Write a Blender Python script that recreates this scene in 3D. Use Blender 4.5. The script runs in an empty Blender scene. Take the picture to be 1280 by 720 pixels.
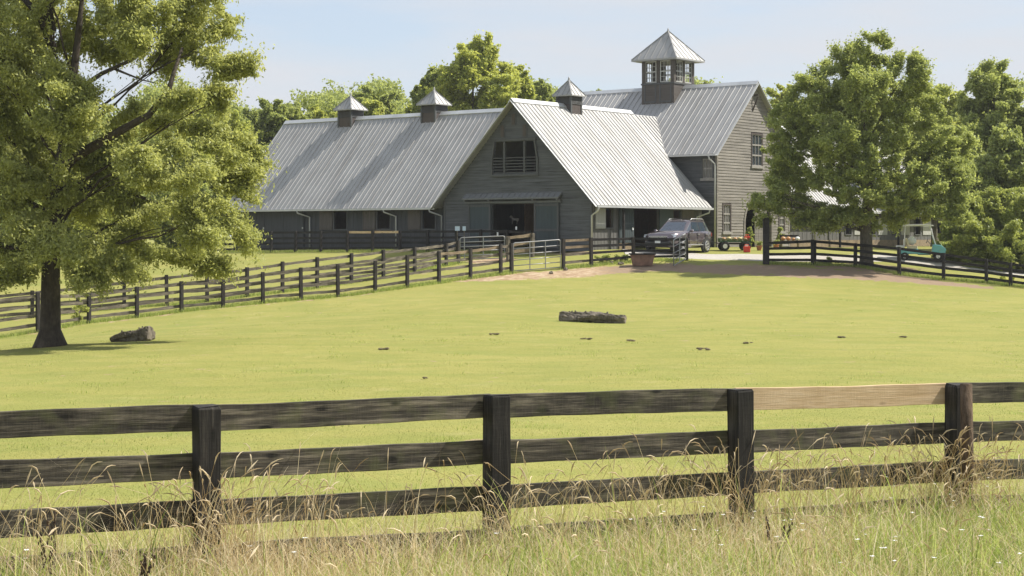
import bpy, math, random
import numpy as np
from mathutils import Vector, Matrix

random.seed(7)
RNG = np.random.default_rng(11)
F = 2139.0          # focal length in photo pixels (1280 wide)
CZ = 3.0            # camera height above datum
HY = 295.0          # horizon row
PI = math.pi
S = bpy.context.scene
HAZE = .0002
COL = S.collection


def P(px, py, Y):
    return Vector(((px - 640) / F * Y, Y, CZ + (HY - py) / F * Y))


# ------------------------------------------------------------------ terrain
CT = [  # px, py, Y of ground seen in the photograph
    (-168, 744, 12.0), (255, 727, 13.1), (613, 697, 14.3), (920, 675, 15.4), (1195, 654, 16.6), (1420, 642, 17.7),
    (640, 905, 9.0), (100, 930, 9.0), (1200, 900, 9.0), (640, 1700, 4.0),
    (300, 545, 25), (900, 545, 25), (1300, 545, 25), (0, 550, 25), (-300, 560, 25), (1700, 545, 25),
    (200, 481, 36), (640, 455, 41), (1000, 452, 41), (1300, 455, 42), (0, 475, 38), (-200, 480, 38), (1600, 455, 42),
    (64, 433, 50), (64, 428, 58), (200, 427, 50), (200, 419, 58), (-100, 446, 50), (-100, 441, 58), (330, 418, 56),
    (500, 400, 62), (740, 403, 62), (1000, 400, 62), (1250, 402, 63), (1500, 405, 64),
    (740, 371, 74), (1000, 370, 75), (1250, 377, 75), (560, 376, 74), (400, 395, 70), (740, 348, 83), (1000, 352, 82), (1100, 356, 82),
    (1280, 366, 81), (1264, 358, 83), (1234, 354, 84), (1180, 349, 85), (1125, 344, 86), (1070, 333, 88), (1015, 331, 89),
    (957, 330, 88), (859, 326, 88.9), (791, 328, 88), (738, 333, 87), (703, 336, 86), (638, 342, 84.5), (587, 348, 83), (508, 360, 80),
    (421, 371, 78), (328, 379, 76), (226, 390, 74), (110, 404, 71), (46, 416, 69), (-100, 436, 66), (-300, 450, 64),
    (571, 329, 89), (517, 342, 86), (438, 354, 83), (352, 366, 80), (258, 377, 77.5), (97, 391, 75), (-60, 405, 73),
    (571, 315, 94.5), (435, 315, 99.5), (309, 315.5, 104.5), (200, 322, 104), (50, 330, 104), (-200, 345, 104), (400, 337, 90), (200, 355, 88),
    (920, 325, 90), (920, 317, 93.6), (1100, 328, 90), (1160, 322, 93), (1250, 338, 92), (1400, 350, 92), (845, 317, 93), (700, 318, 93.5),
    (640, 311, 95), (742, 311, 92.3), (900, 309.5, 101), (1000, 309, 110), (1200, 309, 120), (450, 309, 108), (620, 309, 125), (1400, 320, 112),
    (150, 309, 130), (900, 307, 130), (1400, 309, 135), (-150, 312, 135),
]
_pts = np.array([((a - 640) / F * c, c) for a, b, c in CT])
_zs = np.array([CZ + (HY - b) / F * c for a, b, c in CT])


def _tps(d2):
    return np.where(d2 > 1e-9, 0.5 * d2 * np.log(np.maximum(d2, 1e-9)), 0.0)


_n = len(_pts)
_K = _tps(((_pts[:, None] - _pts[None]) ** 2).sum(-1)) + np.eye(_n) * 2.0
_A = np.zeros((_n + 3, _n + 3)); _A[:_n, :_n] = _K
_A[:_n, _n] = 1; _A[:_n, _n + 1:] = _pts; _A[_n:, :_n] = _A[:_n, _n:].T
_W = np.linalg.solve(_A, np.concatenate([_zs, np.zeros(3)]))
FARZ = CZ - 0.75


def gz(x, y):
    """terrain height, vectorised"""
    x = np.atleast_1d(np.asarray(x, float)); y = np.atleast_1d(np.asarray(y, float))
    xc = np.clip(x, -44, 44); yc = np.clip(y, 3, 130)
    out = np.zeros(x.shape)
    xf, yf, of = xc.ravel(), yc.ravel(), out.ravel()
    for i in range(0, xf.size, 20000):
        q = np.stack([xf[i:i + 20000], yf[i:i + 20000]], 1)
        k = _tps(((q[:, None] - _pts[None]) ** 2).sum(-1))
        of[i:i + 20000] = k @ _W[:_n] + _W[_n] + q @ _W[_n + 1:]
    out = of.reshape(x.shape)
    d = np.maximum(np.abs(x) - 44, 0) + np.maximum(y - 130, 0) + np.maximum(3 - y, 0)
    w = np.clip(d / 80, 0, 1)
    out = out * (1 - w) + FARZ * w
    # small undulations
    out = out + 0.018 * np.sin(x * 0.9 + y * 0.31) * np.sin(y * 0.55 - x * 0.2) + 0.012 * np.sin(x * 2.1 + 1.3) * np.sin(y * 1.7)
    return out


def g1(x, y):
    return float(gz(x, y)[0])


# ------------------------------------------------------------------ materials
def newmat(name):
    m = bpy.data.materials.new(name); m.use_nodes = True
    nt = m.node_tree; nt.nodes.clear()
    return m, nt


class N:
    def __init__(s, nt): s.nt = nt

    def __call__(s, typ, ins=None, **kw):
        n = s.nt.nodes.new(typ)
        for k, v in kw.items(): setattr(n, k, v)
        for k, v in (ins or {}).items():
            if isinstance(v, bpy.types.NodeSocket): s.nt.links.new(v, n.inputs[k])
            else: n.inputs[k].default_value = v
        return n

    def ramp(s, fac, stops):
        r = s.nt.nodes.new('ShaderNodeValToRGB'); e = r.color_ramp.elements
        while len(e) < len(stops): e.new(0.5)
        for i, (p, c) in enumerate(stops):
            e[i].position = p; e[i].color = (*c, 1) if len(c) == 3 else c
        s.nt.links.new(fac, r.inputs[0]); return r.outputs[0]

    def mix(s, fac, a, b, mode='MIX'):
        m = s.nt.nodes.new('ShaderNodeMix'); m.data_type = 'RGBA'; m.blend_type = mode
        for i, v in ((0, fac), (6, a), (7, b)):
            if isinstance(v, bpy.types.NodeSocket): s.nt.links.new(v, m.inputs[i])
            else: m.inputs[i].default_value = v if i == 0 else ((*v, 1) if len(v) == 3 else v)
        return m.outputs[2]

    def math(s, op, a, b=0.0):
        m = s.nt.nodes.new('ShaderNodeMath'); m.operation = op
        for i, v in ((0, a), (1, b)):
            if isinstance(v, bpy.types.NodeSocket): s.nt.links.new(v, m.inputs[i])
            else: m.inputs[i].default_value = v
        return m.outputs[0]


def coords(n, scale=(1, 1, 1), rnd=True):
    tc = n('ShaderNodeTexCoord')
    mp = n('ShaderNodeMapping', {'Vector': tc.outputs['Object'], 'Scale': scale})
    if rnd:
        oi = n('ShaderNodeObjectInfo')
        r = n.math('MULTIPLY', oi.outputs['Random'], 37.0)
        cx = n('ShaderNodeCombineXYZ', {'X': r, 'Y': r, 'Z': r})
        ad = n('ShaderNodeVectorMath', {0: mp.outputs[0], 1: cx.outputs[0]}, operation='ADD')
        return ad.outputs[0]
    return mp.outputs[0]


def noise(n, vec, scale, detail=4, rough=.55):
    return n('ShaderNodeTexNoise', {'Vector': vec, 'Scale': scale, 'Detail': detail, 'Roughness': rough}).outputs[0]


def finish(n, color, rough=.6, metal=0.0, bump=None, bstr=.3, bdist=.01, spec=.5, coat=0.0):
    b = n('ShaderNodeBsdfPrincipled', {'Roughness': rough, 'Metallic': metal, 'Specular IOR Level': spec, 'Coat Weight': coat})
    if isinstance(color, bpy.types.NodeSocket): n.nt.links.new(color, b.inputs['Base Color'])
    else: b.inputs['Base Color'].default_value = (*color, 1)
    if bump is not None:
        bp = n('ShaderNodeBump', {'Height': bump, 'Strength': bstr, 'Distance': bdist})
        n.nt.links.new(bp.outputs[0], b.inputs['Normal'])
    n('ShaderNodeOutputMaterial', {'Surface': b.outputs[0]})
    return b


def m_plain(name, c, rough=.5, metal=0, var=.15, scale=6, spec=.5, coat=0):
    m, nt = newmat(name); n = N(nt)
    f = noise(n, coords(n), scale)
    a = tuple(x * (1 - var) for x in c); b = tuple(min(1, x * (1 + var)) for x in c)
    finish(n, n.ramp(f, [(.3, a), (.7, b)]), rough, metal, spec=spec, coat=coat)
    return m


def m_wood(name, dark, mid, light, amt=.5, sc=1.0, rough=.8, knots=False, moss=0.0):
    """painted or weathered board; grain runs along local X"""
    m, nt = newmat(name); n = N(nt)
    v = coords(n, (1.0, 14, 14))
    f = noise(n, v, 1.6 * sc, 8, .65)
    v2 = coords(n, (1, 1, 1))
    f2 = noise(n, v2, 2.2, 5, .6)
    c = n.ramp(f, [(.28, dark), (.5, mid), (.72, light)])
    w = n.ramp(f2, [(.42 - amt * .15, (.9, .9, .9)), (.66 - amt * .15, (.0, .0, .0))])
    c = n.mix(w, c, dark)
    # fine grain, checks and faint saw marks
    vf = coords(n, (1.6, 70, 70)); ff = noise(n, vf, 1.5, 6, .7)
    c = n.mix(n.ramp(ff, [(.36, (.85,) * 3), (.5, (0, 0, 0))]), c, dark)
    c = n.mix(n.ramp(ff, [(.55, (0, 0, 0)), (.72, (.6,) * 3)]), c, light)
    vk = coords(n, (2.2, 7, 7)); vo = n('ShaderNodeTexVoronoi', {'Vector': vk, 'Scale': 1.0, 'Randomness': 1.0})
    kn = n.math('ADD', vo.outputs['Distance'], n.math('MULTIPLY', ff, .10))
    c = n.mix(n.ramp(kn, [(.14, (.95,) * 3), (.22, (0, 0, 0))]), c, tuple(x * .55 for x in dark))
    v3 = coords(n, (60, 6, 6)); f3 = noise(n, v3, 1.0, 2, .5)
    c = n.mix(n.ramp(f3, [(.5, (0, 0, 0)), (.85, (.08, .08, .08))]), c, light)
    if moss:
        f4 = noise(n, v2, 5, 4)
        c = n.mix(n.ramp(f4, [(.5, (0, 0, 0)), (.7, (moss, moss, moss))]), c, (.12, .13, .05))
    h = n.math('ADD', n.math('MULTIPLY', ff, .8), n.math('ADD', f, n.math('MULTIPLY', f3, .3)))
    finish(n, c, rough, bump=h, bstr=.5, bdist=.01, spec=.3)
    return m


def m_siding(name, c, stain=.35, vertical=False):
    m, nt = newmat(name); n = N(nt)
    v = coords(n, (.35, .35, 9) if not vertical else (9, 9, .35), rnd=False)
    f = noise(n, v, 1.3, 6, .7)
    f2 = noise(n, coords(n, rnd=False), .8, 5, .6)
    d = tuple(x * (1 - stain) for x in c); l = tuple(min(1, x * (1 + stain * 1.0)) for x in c)
    col = n.ramp(f, [(.3, d), (.5, c), (.72, l)])
    col = n.mix(n.ramp(f2, [(.42, (0, 0, 0)), (.75, (.4, .4, .4))]), col, l)
    finish(n, col, .72, bump=f, bstr=.25, bdist=.01, spec=.35)
    return m


def m_metal(name, c, rough=.42, metal=.35):
    m, nt = newmat(name); n = N(nt)
    v = coords(n, (1, 1, 1), rnd=False)
    f = noise(n, v, .6, 6, .6); f2 = noise(n, v, 9, 3)
    d = tuple(x * .78 for x in c); l = tuple(min(1, x * 1.1) for x in c)
    col = n.ramp(f, [(.3, d), (.7, l)])
    rf = n.ramp(f2, [(.3, (rough - .08,) * 3), (.7, (rough + .12,) * 3)])
    b = finish(n, col, rough, metal)
    nt.links.new(rf, b.inputs['Roughness'])
    return m


def m_roof(name, c, sc):
    m, nt = newmat(name); n = N(nt)
    v = coords(n, (1, 1, 1), rnd=False); vs = coords(n, sc, rnd=False)
    f = noise(n, v, .5, 6, .65); f2 = noise(n, vs, 1.0, 6, .7); f3 = noise(n, v, 7, 4, .6)
    col = n.ramp(f, [(.3, tuple(x * .82 for x in c)), (.7, tuple(x * 1.08 for x in c))])
    col = n.mix(n.ramp(f2, [(.36, (.5,) * 3), (.5, (0, 0, 0))]), col, (c[0] * .66, c[1] * .62, c[2] * .58))
    col = n.mix(n.ramp(f2, [(.56, (0, 0, 0)), (.7, (.5,) * 3)]), col, tuple(x * 1.3 for x in c))
    col = n.mix(n.ramp(f3, [(.66, (0, 0, 0)), (.76, (.4,) * 3)]), col, (c[0] * .8, c[1] * .68, c[2] * .56))
    b = finish(n, col, .5, .1)
    nt.links.new(n.ramp(f2, [(.3, (.36,) * 3), (.7, (.62,) * 3)]), b.inputs['Roughness'])
    return m


def m_leaf(name, c1, c2, c3, trans=.4, big=.35):
    m, nt = newmat(name); n = N(nt)
    g = n('ShaderNodeNewGeometry')
    col = n.ramp(g.outputs['Random Per Island'], [(.0, c1), (.5, c2), (1.0, c3)])
    f = noise(n, coords(n), big, 3)
    col = n.mix(n.ramp(f, [(.35, (0, 0, 0)), (.68, (.55, .55, .55))]), col, c3)
    b = n('ShaderNodeBsdfPrincipled', {'Roughness': .5, 'Specular IOR Level': .3, 'Base Color': col})
    tcol = n.mix(.5, col, (c3[0] * 1.25, c3[1] * 1.2, c3[2] * .7))
    t = n('ShaderNodeBsdfTranslucent', {'Color': tcol})
    mx = n('ShaderNodeMixShader', {0: trans, 1: b.outputs[0], 2: t.outputs[0]})
    n('ShaderNodeOutputMaterial', {'Surface': mx.outputs[0]})
    return m


def m_bark(name, c1, c2, scale=6):
    m, nt = newmat(name); n = N(nt)
    f = noise(n, coords(n, (3, 3, .8)), scale, 8, .7)
    f2 = noise(n, coords(n), 2.5, 4)
    c = n.ramp(f, [(.3, c1), (.65, c2)])
    c = n.mix(n.ramp(f2, [(.5, (0, 0, 0)), (.7, (.5,) * 3)]), c, tuple(x * 1.7 for x in c2))
    finish(n, c, .9, bump=f, bstr=.9, bdist=.05, spec=.2)
    return m


M = {}
M['rail_near'] = m_wood('rail near wood', (.020, .018, .015), (.085, .074, .058), (.31, .27, .20), .7, moss=.4)
M['post_near'] = m_wood('post near wood', (.013, .012, .011), (.03, .027, .025), (.12, .105, .085), .45)
M['rail_mid'] = m_wood('rail mid wood', (.05, .043, .036), (.15, .13, .10), (.38, .33, .255), .95)
M['post_mid'] = m_wood('post mid wood', (.022, .02, .019), (.038, .034, .031), (.10, .085, .07), .4)
M['stake'] = m_bark('stake wood', (.05, .035, .025), (.16, .115, .08), 8)
M['rail_dark'] = m_wood('rail dark wood', (.014, .013, .013), (.028, .026, .026), (.07, .06, .055), .4)
M['rail_tan'] = m_wood('rail tan wood', (.12, .09, .06), (.26, .20, .13), (.42, .34, .23), .8)
M['wood_new'] = m_wood('new lumber', (.46, .32, .18), (.58, .43, .27), (.66, .52, .35), .9)
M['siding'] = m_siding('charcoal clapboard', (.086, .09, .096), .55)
M['siding_lit'] = m_siding('sunlit weathered clapboard', (.19, .175, .155), .5)  # paler copy of the clapboard for the sunlit end, sun put into its colour
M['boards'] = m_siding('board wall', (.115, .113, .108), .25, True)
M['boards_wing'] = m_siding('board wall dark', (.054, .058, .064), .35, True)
M['door'] = m_siding('grey green door', (.055, .072, .078), .2, True)
M['shutter'] = m_siding('weathered shutter', (.095, .084, .078), .45, True)
M['shutter_pale'] = m_siding('pale shutter', (.36, .36, .34), .15, True)
M['trim'] = m_siding('grey trim', (.085, .088, .09), .2, True)
M['tower'] = m_siding('brown grey boards', (.085, .074, .066), .3)
M['hood'] = m_siding('pale grey hood', (.15, .155, .16), .2, True)
M['trim_light'] = m_plain('pale trim', (.42, .42, .40), .6)
M['roof'] = m_metal('ribbed roof metal', (.345, .342, .338), .5, .1)
M['roof_x'] = m_roof('ribbed roof metal a', (.345, .342, .338), (2.6, .22, .22)); M['roof_y'] = m_roof('ribbed roof metal b', (.33, .327, .32), (.22, 2.6, .22))
M['gutter'] = m_metal('gutter metal', (.55, .56, .57), .4, .3)
M['galv'] = m_metal('galvanised tube', (.34, .345, .35), .5, .3)
M['dark'] = m_plain('dark interior wood', (.12, .095, .08), .8)
M['inner'] = m_plain('stall boards', (.24, .16, .12), .8)
M['glass'] = m_plain('window glass', (.05, .06, .07), .08, var=.2, spec=.8)
M['curtain'] = m_plain('pale blind', (.16, .155, .145), .5)
M['sash'] = m_plain('sash paint', (.27, .255, .235), .6)
M['casing'] = m_siding('dark casing', (.08, .065, .06), .2, True)
M['bark_l'] = m_bark('dark bark', (.035, .028, .022), (.085, .07, .055))
M['bark_r'] = m_bark('grey bark', (.05, .045, .035), (.13, .115, .09))
M['leaf_oak'] = m_leaf('oak leaves', (.17, .20, .07), (.31, .35, .12), (.52, .54, .21), .5, .5)
M['leaf_mid'] = m_leaf('maple leaves', (.165, .21, .08), (.28, .34, .12), (.46, .51, .18), .5)
M['leaf_bright'] = m_leaf('bright leaves', (.23, .29, .07), (.38, .45, .11), (.55, .57, .17), .52)
M['leaf_deep'] = m_leaf('deep leaves', (.165, .21, .08), (.28, .34, .12), (.46, .51, .18), .5)
M['leaf_hedge'] = m_leaf('hedge leaves', (.15, .20, .06), (.27, .33, .09), (.44, .48, .15), .46, .6)
M['tyre'] = m_plain('tyre rubber', (.02, .02, .02), .8)
M['chrome'] = m_metal('wheel alloy', (.62, .62, .63), .3, .6)
M['car'] = m_plain('dark plum car paint', (.11, .09, .105), .22, .4, .06, 1, .6, .9)
M['carglass'] = m_plain('car glass', (.035, .05, .075), .05, var=.1, spec=1.0)
M['plastic'] = m_plain('black plastic', (.03, .03, .032), .5)
M['lamp'] = m_plain('headlight lens', (.62, .66, .72), .1, .2)
M['plate'] = m_plain('white plate', (.65, .67, .70), .4)
M['turq'] = m_plain('turquoise body', (.15, .46, .52), .35, coat=.5, var=.04)
M['cream'] = m_plain('cream vinyl', (.62, .56, .42), .5)
M['white'] = m_plain('white paint', (.78, .79, .80), .4, var=.04)
M['pumpkin'] = m_plain('pumpkin skin', (.50, .24, .09), .5)
M['squash'] = m_plain('yellow squash', (.50, .40, .16), .5)
M['red'] = m_plain('red plastic', (.65, .05, .03), .35, var=.05)
M['tail'] = m_plain('tail lens', (.16, .02, .02), .2)
M['green'] = m_plain('dark green metal', (.05, .12, .05), .5)
M['rust'] = m_plain('rusty brown trough', (.20, .115, .085), .75, var=.35, scale=3)
M['signblue'] = m_plain('pale blue sign', (.55, .66, .78), .5, var=.05)
M['manure'] = m_plain('manure', (.13, .105, .055), .9, var=.4, scale=20)
M['log'] = m_bark('rotten log', (.035, .03, .024), (.22, .19, .15), 4)
M['horse'] = m_plain('horse cutout paint', (.10, .088, .08), .6)
M['terracotta'] = m_plain('terracotta', (.42, .17, .09), .8)


def ground_material():
    m, nt = newmat('pasture grass'); n = N(nt)
    geo = n('ShaderNodeNewGeometry'); pos = geo.outputs['Position']
    f1 = noise(n, pos, .09, 4, .6); f2 = noise(n, pos, .9, 6, .65); f3 = noise(n, pos, 14, 5, .7)
    mp = n('ShaderNodeMapping', {'Vector': pos, 'Scale': (.5, 1.0, 1)})
    f4 = noise(n, mp.outputs[0], .8, 5, .6)
    c = n.ramp(f3, [(.25, (.185, .185, .048)), (.5, (.25, .247, .068)), (.75, (.31, .305, .105))])
    c = n.mix(n.ramp(f1, [(.35, (0, 0, 0)), (.65, (.6,) * 3)]), c, (.315, .29, .095))
    c = n.mix(n.ramp(f4, [(.42, (.42,) * 3), (.55, (0, 0, 0))]), c, (.185, .215, .052))
    c = n.mix(n.ramp(f2, [(.56, (0, 0, 0)), (.74, (.5,) * 3)]), c, (.36, .32, .14))
    f5 = noise(n, pos, 3.3, 6, .75)
    c = n.mix(n.ramp(f5, [(.30, (.6,) * 3), (.42, (0, 0, 0))]), c, (.16, .195, .05))
    f6 = noise(n, pos, .35, 5, .7)
    c = n.mix(n.ramp(f6, [(.52, (0, 0, 0)), (.68, (.45,) * 3)]), c, (.205, .235, .065))
    f7 = noise(n, pos, 1.3, 3, .5)
    c = n.mix(n.ramp(f7, [(.70, (0, 0, 0)), (.74, (.75,) * 3)]), c, (.33, .25, .16))
    at = n('ShaderNodeAttribute', attribute_name='dirt')
    fd = noise(n, pos, 1.7, 6, .7)
    d = n.math('ADD', at.outputs['Fac'], n.math('MULTIPLY', n.math('SUBTRACT', fd, .5), 2.1))
    dm = n.ramp(d, [(.44, (0, 0, 0)), (.56, (1, 1, 1))])
    fc = noise(n, pos, 3, 6, .7)
    dc = n.ramp(fc, [(.3, (.22, .145, .09)), (.5, (.36, .26, .165)), (.68, (.52, .43, .31))])
    sx = n('ShaderNodeSeparateXYZ', {0: pos})
    litter = n.math('ADD', n.math('MULTIPLY', sx.outputs[0], .12), n.math('MULTIPLY', fc, .8))  # leaf-litter brown, stronger towards the right
    dc = n.mix(n.ramp(litter, [(.95, (0, 0, 0)), (1.5, (.85,) * 3)]), dc, (.25, .185, .13))
    c = n.mix(dm, c, dc)
    hb = n.math('ADD', f3, n.math('MULTIPLY', f2, 1.5))
    finish(n, c, .95, bump=hb, bstr=.6, bdist=.05, spec=.1)
    return m


def gravel_material():
    m, nt = newmat('driveway gravel'); n = N(nt)
    pos = n('ShaderNodeNewGeometry').outputs['Position']
    f = noise(n, pos, 9, 6, .7); f2 = noise(n, pos, .5, 4)
    c = n.ramp(f, [(.3, (.30, .28, .25)), (.7, (.50, .48, .44))])
    c = n.mix(n.ramp(f2, [(.4, (0, 0, 0)), (.7, (.5,) * 3)]), c, (.38, .33, .27))
    finish(n, c, .9, bump=f, bstr=.4, bdist=.03, spec=.2)
    return m


M['ground'] = ground_material(); M['gravel'] = gravel_material()


def grass_material(name, stops, trans=.5):
    m, nt = newmat(name); n = N(nt)
    g = n('ShaderNodeNewGeometry')
    col = n.ramp(g.outputs['Random Per Island'], stops)
    f = noise(n, g.outputs['Position'], .8, 3)
    if name == 'turf blades':
        f1 = noise(n, g.outputs['Position'], .35, 5, .7); f2 = noise(n, g.outputs['Position'], 1.6, 4, .6)
        col = n.mix(n.ramp(f1, [(.42, (.75,) * 3), (.58, (0, 0, 0))]), col, (.15, .19, .05))
        col = n.mix(n.ramp(f2, [(.55, (0, 0, 0)), (.68, (.7,) * 3)]), col, (.38, .33, .15))
    b = n('ShaderNodeBsdfPrincipled', {'Roughness': .6, 'Specular IOR Level': .25, 'Base Color': col})
    t = n('ShaderNodeBsdfTranslucent', {'Color': col})
    mx = n('ShaderNodeMixShader', {0: trans, 1: b.outputs[0], 2: t.outputs[0]})
    n('ShaderNodeOutputMaterial', {'Surface': mx.outputs[0]})
    return m


M['straw'] = grass_material('straw blades', [(0, (.42, .31, .16)), (.5, (.70, .58, .34)), (1, (.88, .80, .58))])
M['greenblade'] = grass_material('green blades', [(0, (.17, .25, .05)), (.5, (.38, .46, .10)), (1, (.60, .64, .22))], .5)
M['turf'] = grass_material('turf blades', [(0, (.16, .185, .045)), (.6, (.24, .26, .062)), (.95, (.31, .315, .10)), (1, (.44, .38, .20))], .4)
M['seed'] = grass_material('seed heads', [(0, (.50, .38, .22)), (1, (.84, .74, .54))], .4)
M['weed'] = m_plain('dead brown weed', (.07, .045, .03), .9, var=.4)
M['petal'] = m_plain('white petals', (.75, .74, .70), .6)


# ------------------------------------------------------------------ mesh building
class MB:
    def __init__(s): s.v = []; s.f = []

    def add(s, vs, fs):
        k = len(s.v); s.v += [tuple(v) for v in vs]; s.f += [tuple(i + k for i in f) for f in fs]; return s

    def box(s, x0, x1, y0, y1, z0, z1):
        if x0 > x1: x0, x1 = x1, x0
        if y0 > y1: y0, y1 = y1, y0
        if z0 > z1: z0, z1 = z1, z0
        return s.add([(x0, y0, z0), (x1, y0, z0), (x1, y1, z0), (x0, y1, z0), (x0, y0, z1), (x1, y0, z1), (x1, y1, z1), (x0, y1, z1)],
                     [(3, 2, 1, 0), (4, 5, 6, 7), (0, 1, 5, 4), (1, 2, 6, 5), (2, 3, 7, 6), (3, 0, 4, 7)])

    def obox(s, c, ax, ay, az):
        """oriented box: centre and three half-axis vectors"""
        c, ax, ay, az = map(Vector, (c, ax, ay, az))
        q = [c + a * ax + b * ay + d * az for d in (-1, 1) for a, b in ((-1, -1), (1, -1), (1, 1), (-1, 1))]
        return s.add(q, [(3, 2, 1, 0), (4, 5, 6, 7), (0, 1, 5, 4), (1, 2, 6, 5), (2, 3, 7, 6), (3, 0, 4, 7)])

    def bar(s, p0, p1, w, h, up=(0, 0, 1)):
        p0, p1 = Vector(p0), Vector(p1); d = p1 - p0
        x = d.normalized(); y = Vector(up).cross(x)
        if y.length < 1e-4: y = Vector((0, 1, 0)).cross(x)
        y.normalize(); z = x.cross(y)
        return s.obox((p0 + p1) / 2, d / 2, y * w / 2, z * h / 2)

    def tube(s, pts, rad, n=8, cap=True):
        pts = [Vector(p) for p in pts]
        if not hasattr(rad, '__len__'): rad = [rad] * len(pts)
        k = len(s.v); prev = None
        for i, p in enumerate(pts):
            d = (pts[min(i + 1, len(pts) - 1)] - pts[max(i - 1, 0)]).normalized()
            if prev is None:
                a = d.orthogonal().normalized()
            else:
                a = (prev - d * prev.dot(d))
                a = a.normalized() if a.length > 1e-5 else d.orthogonal().normalized()
            prev = a; b = d.cross(a)
            for j in range(n):
                t = 2 * PI * j / n
                s.v.append(tuple(p + (a * math.cos(t) + b * math.sin(t)) * rad[i]))
        for i in range(len(pts) - 1):
            for j in range(n):
                s.f.append((k + i * n + j, k + i * n + (j + 1) % n, k + (i + 1) * n + (j + 1) % n, k + (i + 1) * n + j))
        if cap:
            s.f.append(tuple(k + j for j in range(n))[::-1]); s.f.append(tuple(k + (len(pts) - 1) * n + j for j in range(n)))
        return s

    def prism(s, poly, axis, a0, a1):
        """polygon (2D list) extruded along axis 'x','y' or 'z'"""
        def mk(p, a):
            return {'x': (a, p[0], p[1]), 'y': (p[0], a, p[1]), 'z': (p[0], p[1], a)}[axis]
        n = len(poly)
        return s.add([mk(p, a0) for p in poly] + [mk(p, a1) for p in poly],
                     [tuple(range(n))[::-1], tuple(range(n, 2 * n))] + [(i, (i + 1) % n, n + (i + 1) % n, n + i) for i in range(n)])

    def ball(s, c, r, nu=10, nv=7, jit=0, lobes=0, seed=0):
        rr = random.Random(seed); k = len(s.v); rx, ry, rz = r if hasattr(r, '__len__') else (r, r, r)
        for i in range(nv + 1):
            t = PI * i / nv
            for j in range(nu):
                p = 2 * PI * j / nu; q = 1 + jit * (rr.random() - .5)
                if lobes: q *= 1 - .08 * (1 + math.cos(p * lobes)) * math.sin(t)
                s.v.append((c[0] + rx * math.sin(t) * math.cos(p) * q, c[1] + ry * math.sin(t) * math.sin(p) * q, c[2] + rz * math.cos(t) * q))
        for i in range(nv):
            for j in range(nu):
                s.f.append((k + i * nu + j, k + (i + 1) * nu + j, k + (i + 1) * nu + (j + 1) % nu, k + i * nu + (j + 1) % nu))
        return s

    def cyl(s, c, r, h, axis='z', n=16, r2=None):
        d = {'x': Vector((h / 2, 0, 0)), 'y': Vector((0, h / 2, 0)), 'z': Vector((0, 0, h / 2))}[axis]
        return s.tube([Vector(c) - d, Vector(c) + d], [r, r if r2 is None else r2], n)

    def build(s, name, mat, parent=None, smooth=False, bevel=0, loc=None, rot=None):
        me = bpy.data.meshes.new(name); me.from_pydata(s.v, [], s.f); me.validate(); me.update()
        return link(me, name, mat, parent, smooth, bevel, loc, rot)


def link(me, name, mat, parent=None, smooth=False, bevel=0, loc=None, rot=None):
    if mat is not None and not me.materials: me.materials.append(mat)
    if smooth: me.polygons.foreach_set('use_smooth', [True] * len(me.polygons))
    o = bpy.data.objects.new(name, me); COL.objects.link(o); o.parent = parent
    if loc is not None: o.location = loc
    if rot is not None: o.rotation_euler = rot
    if bevel:
        b = o.modifiers.new('bevel', 'BEVEL'); b.width = bevel; b.segments = 2; b.limit_method = 'ANGLE'
    return o


def npmesh(name, V, Fc):
    """fast mesh: V (n,3); Fc (m,k)"""
    me = bpy.data.meshes.new(name); V = np.asarray(V, np.float32); Fc = np.asarray(Fc, np.int32)
    me.vertices.add(len(V)); me.vertices.foreach_set('co', V.ravel())
    m, k = Fc.shape
    me.loops.add(m * k); me.loops.foreach_set('vertex_index', Fc.ravel())
    me.polygons.add(m); me.polygons.foreach_set('loop_start', np.arange(m, dtype=np.int32) * k)
    me.polygons.foreach_set('loop_total', np.full(m, k, np.int32))
    me.update(calc_edges=True)
    return me


def tag(o, label, cat, group=None):
    o['label'] = label; o['category'] = cat
    if group: o['group'] = group
    return o


def thing(name, label, cat, loc, rotz=0, group=None):
    o = bpy.data.objects.new(name, None); COL.objects.link(o)
    o.empty_display_size = .3
    o.location = loc; o.rotation_euler = (0, 0, rotz)
    return tag(o, label, cat, group)


def setting(o, kind='structure'):
    o['kind'] = kind; return o


# ------------------------------------------------------------------ ground
def polydist(x, y, pts):
    best = np.full(x.shape, 1e9)
    for (x0, y0, w0), (x1, y1, w1) in zip(pts[:-1], pts[1:]):
        dx, dy = x1 - x0, y1 - y0
        t = np.clip(((x - x0) * dx + (y - y0) * dy) / (dx * dx + dy * dy), 0, 1)
        d = np.hypot(x - (x0 + t * dx), y - (y0 + t * dy)) / (w0 + (w1 - w0) * t)
        best = np.minimum(best, d)
    return best


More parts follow.
